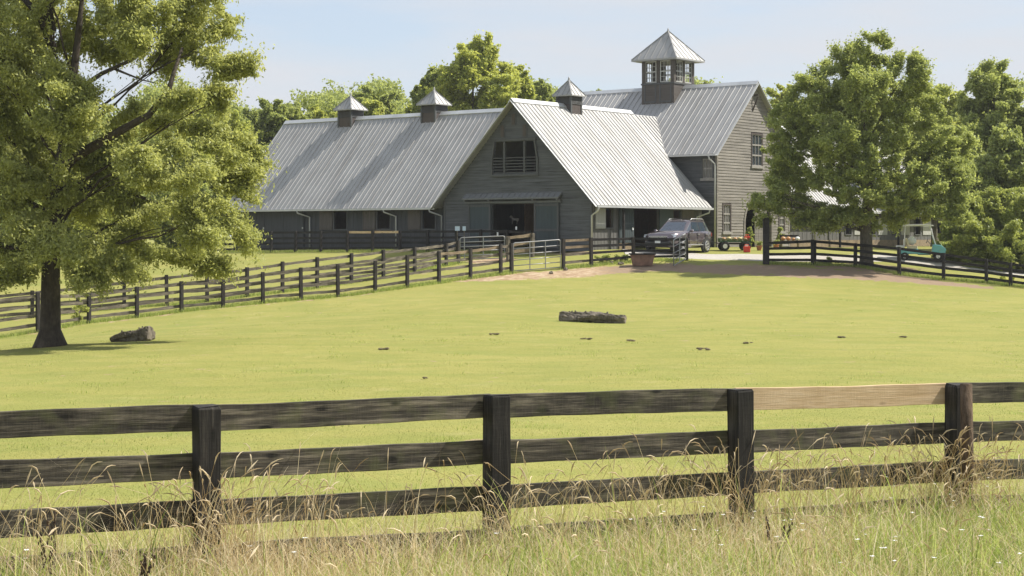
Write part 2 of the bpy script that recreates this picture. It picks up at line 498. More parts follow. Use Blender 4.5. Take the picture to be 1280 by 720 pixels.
def ground():
    xs = np.concatenate([-np.geomspace(3000, 48, 22), np.arange(-45, 45.01, .5), np.geomspace(48, 3000, 22)])
    ys = np.concatenate([-np.geomspace(300, 3, 8), np.arange(0, 118, .5), np.geomspace(119, 4000, 28)])
    X, Y = np.meshgrid(xs, ys)
    Z = gz(X, Y)
    V = np.stack([X.ravel(), Y.ravel(), Z.ravel()], 1)
    nx, ny = len(xs), len(ys)
    i = np.arange(nx - 1); j = np.arange(ny - 1)
    I, J = np.meshgrid(i, j)
    a = (J * nx + I).ravel()
    Fc = np.stack([a, a + 1, a + nx + 1, a + nx], 1)
    me = npmesh('ground', V, Fc)

    def W(px, Y, w): return ((px - 640) / F * Y, Y, w)
    path = [W(560, 82.2, .5), W(600, 82.8, .9), W(640, 83.2, 1.2), (W(700, 84.2, 1.3)), W(760, 85.8, 1.2), W(830, 86.3, 1.3), W(900, 85.9, 1.9), W(1000, 85.6, 2.0),
            W(1090, 85.2, 1.8), W(1170, 83.6, 1.0), W(1230, 82.3, .5)]
    d = polydist(X, Y, path)
    pen = polydist(X, Y, [W(600, 89.5, 1.0), W(625, 89.8, 1.2)])
    base = polydist(X, Y, [(-18.0, 107, .7), (4.2, 91, .7)])
    tree = np.hypot((X - P(1083, 0, 88.3).x) / 3.0, (Y - 88.0) / 1.6)
    left = polydist(X, Y, [W(40, 68.6, .5), W(110, 70.6, .5), W(225, 73.6, .35), W(330, 75.6, .3), W(510, 79.6, .3)])
    att = np.maximum.reduce([np.clip(1.42 - d, 0, 1), np.clip(1.2 - pen, 0, 1), np.clip(1.15 - base, 0, 1), np.clip(1.3 - tree, 0, .9), np.clip(1.0 - left, 0, .5)])
    at = me.attributes.new('dirt', 'FLOAT', 'POINT'); at.data.foreach_set('value', att.ravel().astype(np.float32))
    o = link(me, 'ground', M['ground'], smooth=True)
    setting(o)


ground()


def driveway():
    V = []; Fc = []
    n = 90
    rows = 9
    for i in range(n + 1):
        X = 6.0 + (34 - 6.0) * i / n
        t = i / n
        y0 = 89.9 + .12 * math.sin(X * 1.3) + .2 * math.sin(X * .4)
        y1 = 93.6 + .12 * math.sin(X * 1.9 + 2) - .2 * t
        for r in range(rows + 1):
            yy = y0 + (y1 - y0) * r / rows
            edge = .0 if 0 < r < rows else -.03
            V.append((X, yy, g1(X, yy) + .025 + edge))
    for i in range(n):
        for r in range(rows):
            a = i * (rows + 1) + r
            Fc.append((a, a + rows + 1, a + rows + 2, a + 1))
    o = link(npmesh('driveway', V, Fc), 'driveway', M['gravel'], smooth=True)
    setting(o)


driveway()


# ------------------------------------------------------------------ fences
def board(name, p0, p1, h, t, mat, parent, wav=.004, seed=0, nseg=10):
    """board along local x with slightly uneven edges"""
    rr = random.Random(seed); p0, p1 = Vector(p0), Vector(p1); d = p1 - p0; L = d.length
    m = MB(); k = nseg
    a, b, c = rr.random() * 9, rr.random() * 9, rr.random() * 9
    sag = rr.uniform(-.006, .006) * (1 if L > 1 else 0)
    for i in range(k + 1):
        x = L * i / k; w = wav * math.sin(a + x * 3.1) + wav * .7 * math.sin(b + x * 7.7) + sag * math.sin(PI * i / k)
        w2 = wav * math.sin(c + x * 2.3) + wav * .7 * math.sin(a + x * 9.1) + sag * math.sin(PI * i / k)
        e = wav * .8 * math.sin(b + x * 2.7)
        m.v += [(x, -t / 2 + e, -h / 2 + w2), (x, t / 2 + e, -h / 2 + w2), (x, t / 2 + e, h / 2 + w), (x, -t / 2 + e, h / 2 + w)]
    for i in range(k):
        q = i * 4
        for j in range(4): m.f.append((q + j, q + 4 + j, q + 4 + (j + 1) % 4, q + (j + 1) % 4))
    m.f += [(0, 1, 2, 3), (k * 4 + 3, k * 4 + 2, k * 4 + 1, k * 4)]
    o = m.build(name, mat, parent, bevel=.004 if h > .16 else 0)
    x = d.normalized(); y = Vector((0, 0, 1)).cross(x).normalized(); z = x.cross(y)
    R = Matrix((x, y, z)).transposed().to_4x4()
    M4 = Matrix.Translation(p0) @ R
    par = parent.matrix_basis.copy()
    o.matrix_basis = par.inverted() @ M4
    return o


def post(p, h, w, mat, parent, ang, depth=.25, seed=0, lean=0):
    """post whose grain runs along local x (object turned upright)"""
    rr = random.Random(seed); m = MB(); L = h + depth
    r = w / 2
    lv = [-depth, h * .3, h * .6, h - .02, h]
    for i, z in enumerate(lv):
        q = r * (1 + rr.uniform(-.03, .03)) * (.88 if i == len(lv) - 1 else 1)
        tw = rr.uniform(-.02, .02)
        top = [rr.uniform(-.008, .008) for _ in range(4)] if i >= 3 else [0] * 4
        for kx, (a, b) in enumerate(((-1, -1), (1, -1), (1, 1), (-1, 1))):
            m.v.append((z + top[kx], a * q + tw * .2, b * q))
    for i in range(len(lv) - 1):
        q = i * 4
        for j in range(4): m.f.append((q + j, q + 4 + j, q + 4 + (j + 1) % 4, q + (j + 1) % 4))
    e = (len(lv) - 1) * 4
    m.f += [(3, 2, 1, 0), (e, e + 1, e + 2, e + 3)]
    for f_i in range(len(m.f)): m.f[f_i] = tuple(reversed(m.f[f_i]))
    o = m.build('post', mat, parent, bevel=.006 if w > .13 else 0)
    # local x -> world z, local y -> along fence, local z -> across
    ex = Vector((lean, 0, 1)).normalized(); ey = Vector((math.cos(ang), math.sin(ang), 0)); ez = ex.cross(ey).normalized(); ey = ez.cross(ex)
    R = Matrix((ex, ey, ez)).transposed().to_4x4()
    par = parent.matrix_basis.copy()
    o.matrix_basis = par.inverted() @ (Matrix.Translation(p) @ R)
    return o


def fence(label, posts, cents, bh, bt, pw, rmat, pmat, front=True, special=None, wav=.004, skip_posts=(), cat='fence', hts=None, nseg=8, seed=0, skip_rails=()):
    """posts: (px, top_py, Y). cents: rail centre heights as fraction of the post height"""
    W = []
    for (px, tp, Y) in posts:
        x = (px - 640) / F * Y; zt = CZ + (HY - tp) / F * Y; z0 = g1(x, Y)
        W.append((Vector((x, Y, z0)), zt - z0))
    root = thing('board_fence', label, cat, W[0][0])
    n = len(W)
    for i, (p, h) in enumerate(W):
        a = W[max(i - 1, 0)][0]; b = W[min(i + 1, n - 1)][0]
        ang = math.atan2(b.y - a.y, b.x - a.x)
        nrm = Vector((math.sin(ang), -math.cos(ang), 0))
        if i not in skip_posts:
            post(p + nrm * (pw / 2 if front else -pw / 2), h, pw, pmat, root, ang, seed=seed + i, lean=random.uniform(-.012, .012))
    for i in range(n - 1):
        (p, h), (q, g) = W[i], W[i + 1]
        ang = math.atan2(q.y - p.y, q.x - p.x); nrm = Vector((math.sin(ang), -math.cos(ang), 0))
        off = nrm * (-(bt / 2 + .002) if front else (bt / 2 + .002))
        for k, c in enumerate(cents):
            if (i, k) in skip_rails: continue
            mt = rmat; lb = None
            if special and (i, k) in special: mt, lb = special[(i, k)]
            jz = random.uniform(-1, 1) * wav * 1.5
            o = board('rail', p + off + Vector((0, 0, h * c + jz)), q + off + Vector((0, 0, g * c - jz)), bh, bt, mt, root, wav, seed=seed * 31 + i * 5 + k, nseg=nseg)
            if lb: o['label'] = lb
    return root


# foreground fence
NEARP = [(-168, 519, 12.0), (255, 506, 13.1), (614, 492, 14.3), (920, 485.5, 15.4), (1189, 479, 16.6), (1422, 474, 17.7)]
nf = fence('near black board fence crossing the bottom of the picture in tall dry grass', NEARP, (.925, .648, .372, .115), .2, .035, .175,
           M['rail_near'], M['post_near'], special={(3, 0): (M['wood_new'], 'unpainted new pine board')}, wav=.0028, nseg=24, seed=3)
# weathered round stake nailed beside the last near post
p = Vector(((1207 - 640) / F * 16.34, 16.34, 0)); p.z = g1(p.x, p.y)
o = MB().tube([p + Vector((0, -.02, -.2)), p + Vector((.01, -.02, .7)), p + Vector((0, -.02, 1.37))], [.062, .06, .056], 12).build('stake', M['stake'], nf, smooth=True)
o.matrix_basis = nf.matrix_basis.inverted() @ o.matrix_basis
o['label'] = 'round weathered brown stake beside the dark post'

F1 = [(-150, 389, 65.5), (-52, 377, 67), (46.5, 365, 69), (110, 366, 71), (170, 358, 72.5), (226, 351.5, 74), (278, 350, 75), (328, 340, 76), (375.5, 334.4, 77), (421.5, 330, 78), (468, 325.8, 79),
      (508, 319, 80), (547.5, 314, 81.4), (587, 310.5, 83), (624.8, 305, 84.1), (638, 304, 84.6)]
fence('long weathered board fence climbing from the left tree to the gate', F1, (.90, .66, .42, .18), .13, .03, .14, M['rail_mid'], M['post_mid'], wav=.008,
      special={(12, 0): (M['rail_tan'], None), (13, 0): (M['rail_tan'], None)}, seed=5)
F2 = [(-60, 372, 72.8), (40, 363, 74), (97, 357, 75), (155, 350, 75.8), (208, 343.5, 76.6), (258, 338.5, 77.5), (308, 334, 78.7), (352, 327, 80), (395, 321.5, 81.5), (438, 316.5, 83), (478, 312, 84.5),
      (517, 308.5, 86), (556.5, 304, 88.2), (571.5, 300.5, 89)]
fence('second weathered board fence running just behind the long one', F2, (.90, .66, .42, .18), .13, .03, .14, M['rail_mid'], M['post_mid'], wav=.008, seed=9)
F3 = [(278, 290.5, 105.5), (309, 289, 104.4), (340, 289, 103.2), (370.5, 288.8, 102), (402, 288.8, 100.8), (435, 288.5, 99.6), (466.7, 288.3, 98.4), (501, 288.2, 97.1), (535.5, 288, 95.8), (571.5, 287.5, 94.5),
      (602, 287, 93.6), (635, 287.5, 92.6), (664, 288.5, 91.8)]
fence('dark paddock fence standing along the front of the long barn wing', F3, (.93, .66, .42, .16), .13, .03, .14, M['rail_dark'], M['rail_dark'],
      special={(5, 0): (M['wood_new'], 'new tan board'), (6, 0): (M['wood_new'], 'new tan board')}, seed=12)
FJ = [(634, 296, 89.6), (664.5, 291.5, 90.6)]
fence('short pale weathered fence piece beside the inner pen gate', FJ, (.93, .62, .32), .16, .04, .16, M['rail_tan'], M['rail_mid'], wav=.012, seed=17)
F5 = [(703, 298.5, 86), (738, 297, 87), (791, 296.2, 88.2), (857.5, 297.5, 89)]
fence('black board fence in front of the parked car', F5, (.93, .70, .46, .20), .13, .03, .15, M['rail_dark'], M['post_mid'],
      special={(0, 0): (M['rail_tan'], None), (0, 1): (M['rail_tan'], None), (0, 2): (M['rail_mid'], None), (0, 3): (M['rail_mid'], None)}, seed=21)
F4 = [(957, 302, 88), (1015, 299.5, 89), (1070, 304, 88.2), (1125, 308.5, 86.2), (1180, 316, 85), (1233.5, 323.5, 84.2), (1264, 328, 83.3), (1330, 339, 82), (1400, 348, 81)]
r4 = fence('black board fence sloping down to the right under the shade tree', F4, (.93, .68, .43, .18), .14, .03, .15, M['rail_dark'], M['rail_dark'], seed=25)
x = P(957, 0, 88).x
o = MB().box(x - .15, x + .15, 87.7, 88.0, g1(x, 88) - .2, CZ + (HY - 270) / F * 88).build('gate_post', M['rail_dark'], r4)
o.matrix_basis = r4.matrix_basis.inverted() @ o.matrix_basis
o['label'] = 'tall thick post at the driveway opening'
x = P(1019.5, 0, 89).x
o = MB().box(x - .06, x + .06, 89.1, 89.22, g1(x, 89) - .2, CZ + (HY - 300) / F * 89).build('post', M['rail_dark'], r4)
o.matrix_basis = r4.matrix_basis.inverted() @ o.matrix_basis


# tubular gates
def tube_gate(label, p0, p1, h0, h, nrail, uprights):
    p0, p1 = Vector(p0), Vector(p1)
    root = thing('tube_gate', label, 'gate', p0)
    d = p1 - p0; u = d.normalized()
    L = d.length
    fr = MB()
    z0, z1 = h0, h0 + h
    r = .1
    pts = [(0, z0)] + [(0, z1 - r), (r * .3, z1 - r * .3), (r, z1)] + [(L - r, z1), (L - r * .3, z1 - r * .3), (L, z1 - r)] + [(L, z0), (0, z0)]
    fr.tube([u * a + Vector((0, 0, b)) for a, b in pts], .028, 8)
    fr.build('frame', M['galv'], root, True)
    for k in range(1, nrail - 1):
        zz = z0 + (z1 - z0) * (k / (nrail - 1)) ** 1.05
        MB().tube([u * 0.02 + Vector((0, 0, zz)), u * (L - .02) + Vector((0, 0, zz))], .022, 8).build('rail', M['galv'], root, True)
    for t in uprights:
        MB().bar(u * (L * t) + Vector((.0, -.03, z0)), u * (L * t) + Vector((0, -.03, z1)), .05, .015, up=(0, 1, 0)).build('upright', M['galv'], root)
    hg = MB()
    for zz in (z0 + .15, z1 - .15): hg.tube([Vector((0, 0, zz)) - u * .08, Vector((0, 0, zz))], .018, 6)
    hg.build('hinge', M['plastic'], root)
    return root


def G(px, Y, dz=0):
    x = (px - 640) / F * Y
    return Vector((x, Y, g1(x, Y) + dz))


tube_gate('closed silver tube gate at the head of the worn dirt path', G(641.5, 84.7), G(700.5, 85.95), .1, 1.38, 6, (.35, .68))
tube_gate('silver tube gate of the inner pen behind the weathered fences', G(575, 89.4), G(631, 89.6), .12, 1.15, 6, (.1, .52))
tube_gate('narrow tube gate swung open beside the driveway', G(857, 88.75), G(842, 86.2), .12, 1.3, 5, (.5,))

# ------------------------------------------------------------------ barn frame of reference
TH = math.radians(-37.8)
BO = Vector((4.28, 92.0, CZ - 0.72))


def laps(face, intervals, z0, z1, course, pos, axis, out, th=.12):
    """lapped clapboard wall on plane axis='y' (u runs along x) or 'x'; intervals(z)->[(a,b)]; out=-1/+1 direction of weather side"""
    m = MB(); z = z0
    while z < z1 - 1e-6:
        zt = min(z + course, z1)
        for a, b in intervals((z + zt) / 2):
            if b - a < .02: continue
            lo, hi = pos + out * .028, pos + out * .002
            pr = [(lo, z), (hi, zt), (pos - out * th, zt), (pos - out * th, z)]
            if axis == 'y': m.prism(pr, 'x', a, b)
            else:
                k = len(m.v); m.prism([(q[0], q[1]) for q in pr], 'y', a, b)
        z = zt
    return m


def cut(iv, holes):
    for h0, h1 in holes:
        nv = []
        for a, b in iv:
            if h1 <= a or h0 >= b: nv.append((a, b)); continue
            if a < h0: nv.append((a, h0))
            if b > h1: nv.append((h1, b))
        iv = nv
    return iv


def roof_slope(name, parent, ridge, eave, a0, a1, axis, rib=.4, t=.09, mat=None, label=None):
    """ridge/eave = (coordinate across, z). a0..a1 along. axis: direction the ridge runs ('x' or 'y')"""
    m = MB()
    (c0, z0), (c1, z1) = ridge, eave
    d = Vector((c1 - c0, z1 - z0)); L = d.length; d /= L
    nrm = Vector((-d.y, d.x));
    if nrm.y < 0: nrm = -nrm
    def q(s, h): return (c0 + d.x * s + nrm.x * h, z0 + d.y * s + nrm.y * h)
    poly = [q(0, 0), q(L, 0), q(L, -t), q(0, -t)]
    other = 'x' if axis == 'x' else 'y'
    m.prism(poly, other, a0, a1)
    a = a0 + .03
    k = 0
    while a < a1 - .02:
        w = .055
        rp = [q(.02, .002), q(L + .01, .002), q(L + .01, .045), q(.02, .045)]
        # tapered rib
        vs = []
        for aa, hh in ((a, .002), (a + .018, .034), (a + w - .018, .034), (a + w, .002)):
            for s in (.02, L + .012):
                cc = q(s, hh)
                vs.append((aa, cc[0], cc[1]) if axis == 'x' else (cc[0], aa, cc[1]))
        m.add(vs, [(0, 1, 3, 2), (2, 3, 5, 4), (4, 5, 7, 6), (1, 7, 5, 3), (0, 2, 4, 6)])
        a += rib; k += 1
    o = m.build(name, mat or M['roof_' + axis], parent)
    if label: o['label'] = label
    return o


def ridge_cap(parent, c, z, a0, a1, axis):
    m = MB()
    pr = [(c - .22, z - .15), (c, z + .075), (c + .22, z - .15), (c + .2, z - .19), (c, z + .03), (c - .2, z - .19)]
    m.prism(pr, axis, a0, a1)
    return m.build('ridge_cap', M['gutter'], parent)


def cupola(parent, c, s, zb, zt, r, za, louvre=True, ribs=4, win=False):
    body = MB().box(c[0] - s, c[0] + s, c[1] - s, c[1] + s, zb, zt)
    for a, b in ((-1, -1), (1, -1), (1, 1), (-1, 1)):
        w = .07 if not win else .11
        body.box(c[0] + a * s - w, c[0] + a * s + w, c[1] + b * s - w, c[1] + b * s + w, zb, zt + .002)
    return body


def pyramid(c, r, zb, za, ribs, t=.06):
    m = MB()
    cx, cy = c
    cs = [(cx - r, cy - r), (cx + r, cy - r), (cx + r, cy + r), (cx - r, cy + r)]
    m.add([(x, y, zb) for x, y in cs] + [(x, y, zb - t) for x, y in cs] + [(cx, cy, za)],
          [(0, 1, 8), (1, 2, 8), (2, 3, 8), (3, 0, 8), (7, 6, 5, 4), (0, 4, 5, 1), (1, 5, 6, 2), (2, 6, 7, 3), (3, 7, 4, 0)])
    ap = Vector((cx, cy, za))
    for i in range(4):
        a = Vector((*cs[i], zb)); b = Vector((*cs[(i + 1) % 4], zb))
        m.bar(a + Vector((0, 0, .02)), ap + Vector((0, 0, .03)), .07, .05)
        for k in range(1, ribs):
            t_ = k / ribs; e = a.lerp(b, t_); f = min(t_, 1 - t_) * 2
            mid = (a + b) / 2
            top = e + (ap - mid) * f
            m.bar(e + Vector((0, 0, .015)), top + Vector((0, 0, .015)), .035, .035)
    m.tube([ap - Vector((0, 0, .05)), ap + Vector((0, 0, .12)), ap + Vector((0, 0, .2))], [.08, .05, .01], 8)
    return m


def small_cupola(parent, c, s=.53, zb=7.5, zt=8.9, r=.7, ze=8.84, za=9.75):
    b = MB().box(c[0] - s, c[0] + s, c[1] - s, c[1] + s, zb, zt)
    body = b.build('cupola', M['casing'], parent)
    tr = MB()
    for a, q in ((-1, -1), (1, -1), (1, 1), (-1, 1)):
        tr.box(c[0] + a * (s - .03) - .06, c[0] + a * (s - .03) + .06, c[1] + q * (s - .03) - .06, c[1] + q * (s - .03) + .06, zb - .01, zt - .01)
    tr.box(c[0] - s - .03, c[0] + s + .03, c[1] - s - .03, c[1] + s + .03, zt - .1, zt - .02)
    tr.build('corner_trim', M['trim'], body)
    lv = MB()
    for k in range(7):
        z = zb + .85 + k * .065
        if z > zt - .14: break
        for sg in (-1, 1):
            lv.obox((c[0], c[1] + sg * (s + .015), z), (s - .1, 0, 0), (0, sg * .02, -.02), (0, .004, .006))
            lv.obox((c[0] + sg * (s + .015), c[1], z), (0, s - .1, 0), (sg * .02, 0, -.02), (.004, 0, .006))
    lv.build('louvre', M['trim'], body)
    pyramid(c, r, ze, za, 4).build('cupola_roof', M['roof'], body)


def window(parent, axis, pos, out, a0, a1, z0, z1, rows=3, cols=2, curtain=False, casing=None, sash=None):
    """sash window proud of a wall plane"""
    def bx(m, b0, b1, d0, d1, y0, y1):
        lo, hi = pos + out * d0, pos + out * d1
        if axis == 'y': m.box(b0, b1, lo, hi, y0, y1)
        else: m.box(lo, hi, b0, b1, y0, y1)
    w = MB(); c = .1
    bx(w, a0 - c, a0, -.06, .05, z0 - c, z1 + c); bx(w, a1, a1 + c, -.06, .05, z0 - c, z1 + c)
    bx(w, a0, a1, -.06, .048, z1, z1 + c)
    o = w.build('window', casing or M['casing'], parent)
    s = MB(); bx(s, a0 - c - .04, a1 + c + .04, -.05, .1, z0 - c - .06, z0); s.build('sill', sash or M['sash'], o)
    g = MB(); bx(g, a0, a1, -.05, -.03, z0, z1); g.build('pane', M['curtain'] if curtain else M['glass'], o)
    q = MB(); t = .035
    for k in range(cols + 1):
        x = a0 + (a1 - a0) * k / cols; tt = t if k in (0, cols) else .016
        bx(q, x - tt, x + tt, -.03, .012, z0, z1)
    for k in range(rows + 1):
        z = z0 + (z1 - z0) * k / rows; tt = .045 if (k in (0, rows) or k * 2 == rows or rows == 3) else .016
        bx(q, a0, a1, -.03, .018, z - tt, z + tt)
    q.build('sash', sash or M['sash'], o)
    return o


def downspout(parent, pts):
    m = MB(); m.tube(pts, .05, 8); return m.build('downspout', M['gutter'], parent, True)


# ------------------------------------------------------------------ front barn with its long wing
barn = thing('horse_barn', 'low charcoal barn with steep ribbed metal roof and long left wing', 'barn', BO, TH)
W0 = 10.3; RX = -W0 / 2; RZ = 8.3; EZ = 2.38; SL = (RZ - EZ) / (5.75)
TOPZ = RZ - .12


def gable_iv(z):
    hw = min(W0 / 2, (TOPZ - z) / SL)
    return [(RX - hw, RX + hw)]


DOOR = (-6.81, -3.80, 0, 2.5); LOFT = (-6.75, -3.66, 4.2, 6.0)


def gable_holes(z):
    iv = gable_iv(z)
    if DOOR[2] <= z <= DOOR[3]: iv = cut(iv, [(DOOR[0], DOOR[1])])
    if LOFT[2] <= z <= LOFT[3]:
        k = (z - LOFT[2]) / (LOFT[3] - LOFT[2]); k = max(0, (k - .45) / .55) ** 1.3
        iv = cut(iv, [(LOFT[0] + .17 * k, LOFT[1] - .17 * k)])
    return iv


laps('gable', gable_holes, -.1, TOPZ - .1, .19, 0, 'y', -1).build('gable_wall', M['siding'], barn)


# right wall (under the eave), vertical boards with openings
def vwall(name, parent, axis, pos, out, a0, a1, z0, z1, holes, mat, bw=.3, th=.1):
    m = MB(); edges = sorted({a0, a1} | {h[0] for h in holes} | {h[1] for h in holes})
    for e0, e1 in zip(edges[:-1], edges[1:]):
        zs = [(z0, z1)]
        for h in holes:
            if h[0] <= (e0 + e1) / 2 <= h[1]: zs = cut(zs, [(h[2], h[3])])
        for q0, q1 in zs:
            if axis == 'x': m.box(pos, pos - out * th, e0, e1, q0, q1)
            else: m.box(e0, e1, pos, pos - out * th, q0, q1)
            k = math.ceil(e0 / bw) * bw
            while k < e1 - .02:
                if k > e0 + .02:
                    if axis == 'x': m.box(pos + out * .015, pos + out * .001, k - .02, k + .02, q0 + .01, q1 - .01)
                    else: m.box(k - .02, k + .02, pos + out * .001, pos + out * .015, q0 + .01, q1 - .01)
                k += bw
    return m.build(name, mat, parent)


SIDEH = [(1.3, 1.98, 1.18, 2.2), (4.1, 6.55, -.2, 2.42), (8.1, 8.9, 1.18, 2.2)]
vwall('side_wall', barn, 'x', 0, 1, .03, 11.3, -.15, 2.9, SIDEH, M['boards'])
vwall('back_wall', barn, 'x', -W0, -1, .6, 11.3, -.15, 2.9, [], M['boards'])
# wing front wall
WV = .4
def wu(px): t = (px - 640) / F; return (92.3 * t - 4.525) / (.79 + .613 * t)
WINS = [(wu(418), wu(433.5)), (wu(472), wu(487.5)), (wu(528.5), wu(544))]
WL = -28.3
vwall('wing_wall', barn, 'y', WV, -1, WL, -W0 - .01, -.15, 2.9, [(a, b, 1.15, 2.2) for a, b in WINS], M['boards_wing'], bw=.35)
vwall('wing_back_wall', barn, 'y', 10.4, 1, WL, -W0, -.15, 2.9, [], M['boards'])
m = laps('wing end', lambda z: [(5.4 - min(5, (TOPZ - z) / SL), 5.4 + min(5, (TOPZ - z) / SL))], -.1, TOPZ - .15, .19, WL, 'x', -1)
m.build('wing_end_wall', M['siding'], barn)
# roofs
roof_slope('roof', barn, (RX, RZ), (.6, EZ), -.42, 11.45, 'y', .37, label='sunlit ribbed metal roof slope')
roof_slope('roof', barn, (RX, RZ), (-W0 - .6, EZ), -.42, 11.45, 'y', .37)
roof_slope('roof', barn, (5.4, RZ + .02), (-.12, EZ - .02), WL - .35, -W0 / 2 - 5.15 - .62 + .0, 'x', .385, label='long ribbed metal roof slope of the wing')
# strip of the wing roof that runs up under the main ridge (valley)
m = MB()
zl = RZ + .02
vy = lambda z: 5.4 - (zl - z) / ((zl - (EZ - .02)) / 5.52)
for sgn in (0,):
    u0 = -W0 - .62; u1 = RX
    # triangle patch: from eave at u0 up to the ridge crossing at u1
    m.add([(u0, vy(EZ - .02), EZ - .02), (u0, 5.4, zl), (RX, 5.4, zl - .03), (u0, vy(EZ - .02) + .1, EZ - .1), (u0, 5.4, zl - .1), (RX, 5.4, zl - .12)],
          [(0, 2, 1), (3, 4, 5), (0, 3, 5, 2), (1, 2, 5, 4)])
    a = u0
    while a < RX - .4:
        f = (a - u0) / (RX - u0); zs = EZ + (zl - EZ) * f
        m.bar((a, vy(zs), zs + .02), (a, 5.4, zl + .02), .05, .04)
        a += .385
m.build('valley_roof', M['roof'], barn)
roof_slope('roof', barn, (5.4, RZ + .02), (10.95, EZ - .02), WL - .35, -W0 / 2, 'x', .385)
ridge_cap(barn, RX, RZ, -.44, 11.46, 'y')
ridge_cap(barn, 5.4, RZ + .02, WL - .36, RX, 'x')
# barge boards
m = MB()
for sg in (-1, 1):
    m.bar((RX, -.43, RZ - .08), (RX + sg * 5.8, -.43, EZ - .10), .03, .2, up=(0, 1, 0))
m.build('barge_board', M['gutter'], barn)
m = MB()
for sg in (-1, 1): m.bar((WL - .37, 5.4, RZ - .06), (WL - .37, 5.4 + sg * 5.5, EZ - .1), .03, .2, up=(1, 0, 0))
m.build('barge_board', M['gutter'], barn)
# gutters
m = MB(); m.box(.6, .72, -.42, 11.45, EZ - .13, EZ - .02); m.build('gutter', M['gutter'], barn)
m = MB(); m.box(WL - .35, -W0 - .62, -.24, -.12, EZ - .13, EZ - .03); m.build('gutter', M['gutter'], barn)
# downspouts
downspout(barn, [(.66, -.25, EZ - .1), (.6, -.25, EZ - .3), (.08, -.1, EZ - .55), (.08, -.1, -.1)])
downspout(barn, [(.66, 11.1, EZ - .1), (.6, 11.1, EZ - .3), (.07, 10.6, EZ - .55), (.07, 10.55, -.1)])
for px in (379.5, 487.3, 544.5):
    a = wu(px); b = wu(px + 8.6)
    downspout(barn, [(a, -.18, EZ - .1), (a + .02, -.16, EZ - .25), (b, WV - .07, EZ - .5), (b, WV - .07, -.1)])
# wing windows and shutters
for (a, b) in WINS:
    w = MB(); c = .09
    w.box(a - c, a, WV - .04, WV + .02, 1.06, 2.29); w.box(b, b + c, WV - .04, WV + .02, 1.06, 2.29); w.box(a, b, WV - .04, WV + .02, 2.2, 2.29); w.box(a, b, WV - .05, WV + .02, 1.06, 1.15)
    o = w.build('window', M['trim'], barn)
    s = MB(); s.box(a - .1 - (b - a) * 1.06, a - .12, WV - .07, WV - .02, 1.1, 2.25)
    for zz in (1.25, 2.1): s.box(a - .1 - (b - a) * 1.0, a - .16, WV - .095, WV - .07, zz - .06, zz + .06)
    s.build('shutter', M['shutter'], o)
# left sliding door on wing
a, b = wu(330), wu(381)
m = MB(); m.box(a, b, WV - .08, WV - .02, -.05, 2.25)
for q in (a + .07, (a + b) / 2, b - .07): m.box(q - .06, q + .06, WV - .105, WV - .08, -.03, 2.23)
for zz in (.1, 1.1, 2.15): m.box(a + .13, b - .13, WV - .1, WV - .08, zz - .06, zz + .06)
d = m.build('sliding_door', M['boards_wing'], barn)
MB().box(a + .03, a + .13, WV - .13, WV - .107, 1.15, 1.27).box(b - .13, b - .03, WV - .13, WV - .107, 1.15, 1.27).build('handle', M['trim_light'], d)
# gable: sliding doors with hood
for (a, b) in ((-8.46, -6.84), (-3.78, -2.1)):
    m = MB(); m.box(a, b, -.12, -.06, .03, 2.52)
    k = a + .12
    while k < b: m.box(k, k + .012, -.124, -.12, .1, 2.4); k += .16
    d = m.build('sliding_door', M['door'], barn)
    t = MB()
    t.box(a, a + .12, -.155, -.12, .03, 2.52); t.box(b - .12, b, -.155, -.12, .03, 2.52)
    for zz in (.12, 1.05, 2.43): t.box(a + .12, b - .12, -.15, -.12, zz - .07, zz + .07)
    t.build('rail', M['trim'], d)
m = MB(); m.prism([(-.03, 3.12), (-.38, 2.84), (-.38, 2.76), (-.03, 3.04)], 'x', -8.75, -1.95)
k = -8.7
while k < -2.0: m.bar((k, -.03, 3.13), (k, -.38, 2.85), .04, .03); k += .4
m.box(-8.7, -2.0, -.16, -.04, 2.55, 2.66)
for k in (-8.6, -6.85, -3.75, -2.1): m.box(k - .05, k + .05, -.34, -.03, 2.67, 2.75)
m.build('hood', M['hood'], barn)
m = MB(); m.box(DOOR[0] - .09, DOOR[0], -.05, .1, 0, 2.5); m.box(DOOR[1], DOOR[1] + .02, -.05, .1, 0, 2.5); m.box(DOOR[0] - .09, DOOR[1] + .02, -.05, .1, 2.5, 2.6)
m.build('door_frame', M['trim'], barn)
# loft opening frame, mullions, railing
m = MB()
L0, L1, LB, LT = -6.81, -3.6, 4.14, 6.04
m.bar((L0, -.06, LB), (L0, -.06, LB + .85), .1, .1, up=(0, 1, 0)); m.bar((L0, -.06, LB + .83), (L0 + .2, -.06, LT), .1, .1, up=(0, 1, 0))
m.bar((L1, -.06, LB), (L1, -.06, LB + .85), .1, .1, up=(0, 1, 0)); m.bar((L1, -.06, LB + .83), (L1 - .2, -.06, LT), .1, .1, up=(0, 1, 0))
m.box(L0 - .06, L1 + .06, -.115, .0, LB - .1, LB + .02); m.box(L0 + .1, L1 - .1, -.115, .0, LT - .02, LT + .1)
for x in (-5.93, -4.52): m.box(x - .05, x + .05, -.07, .05, LB, LT)
fo = m.build('loft_opening', M['trim'], barn)
m = MB()
for k in range(6):
    z = 4.25 + k * .165
    m.box(L0 + .05, L1 - .05, -.03, .0, z - .022, z + .022)
m.build('railing', M['trim'], fo)
# small louvres
for (x, z0, z1) in ((-5.27, 6.92, 7.5), (-6.05, 6.25, 6.9), (-4.5, 6.25, 6.9)):
    m = MB(); m.box(x - .16, x + .16, -.06, -.03, z0 - .05, z1 + .05); o = m.build('gable_vent', M['trim'], barn)
    q = MB(); q.box(x - .1, x + .1, -.08, -.06, z0, z1)
    q.build('vent_slot', M['casing'], o)
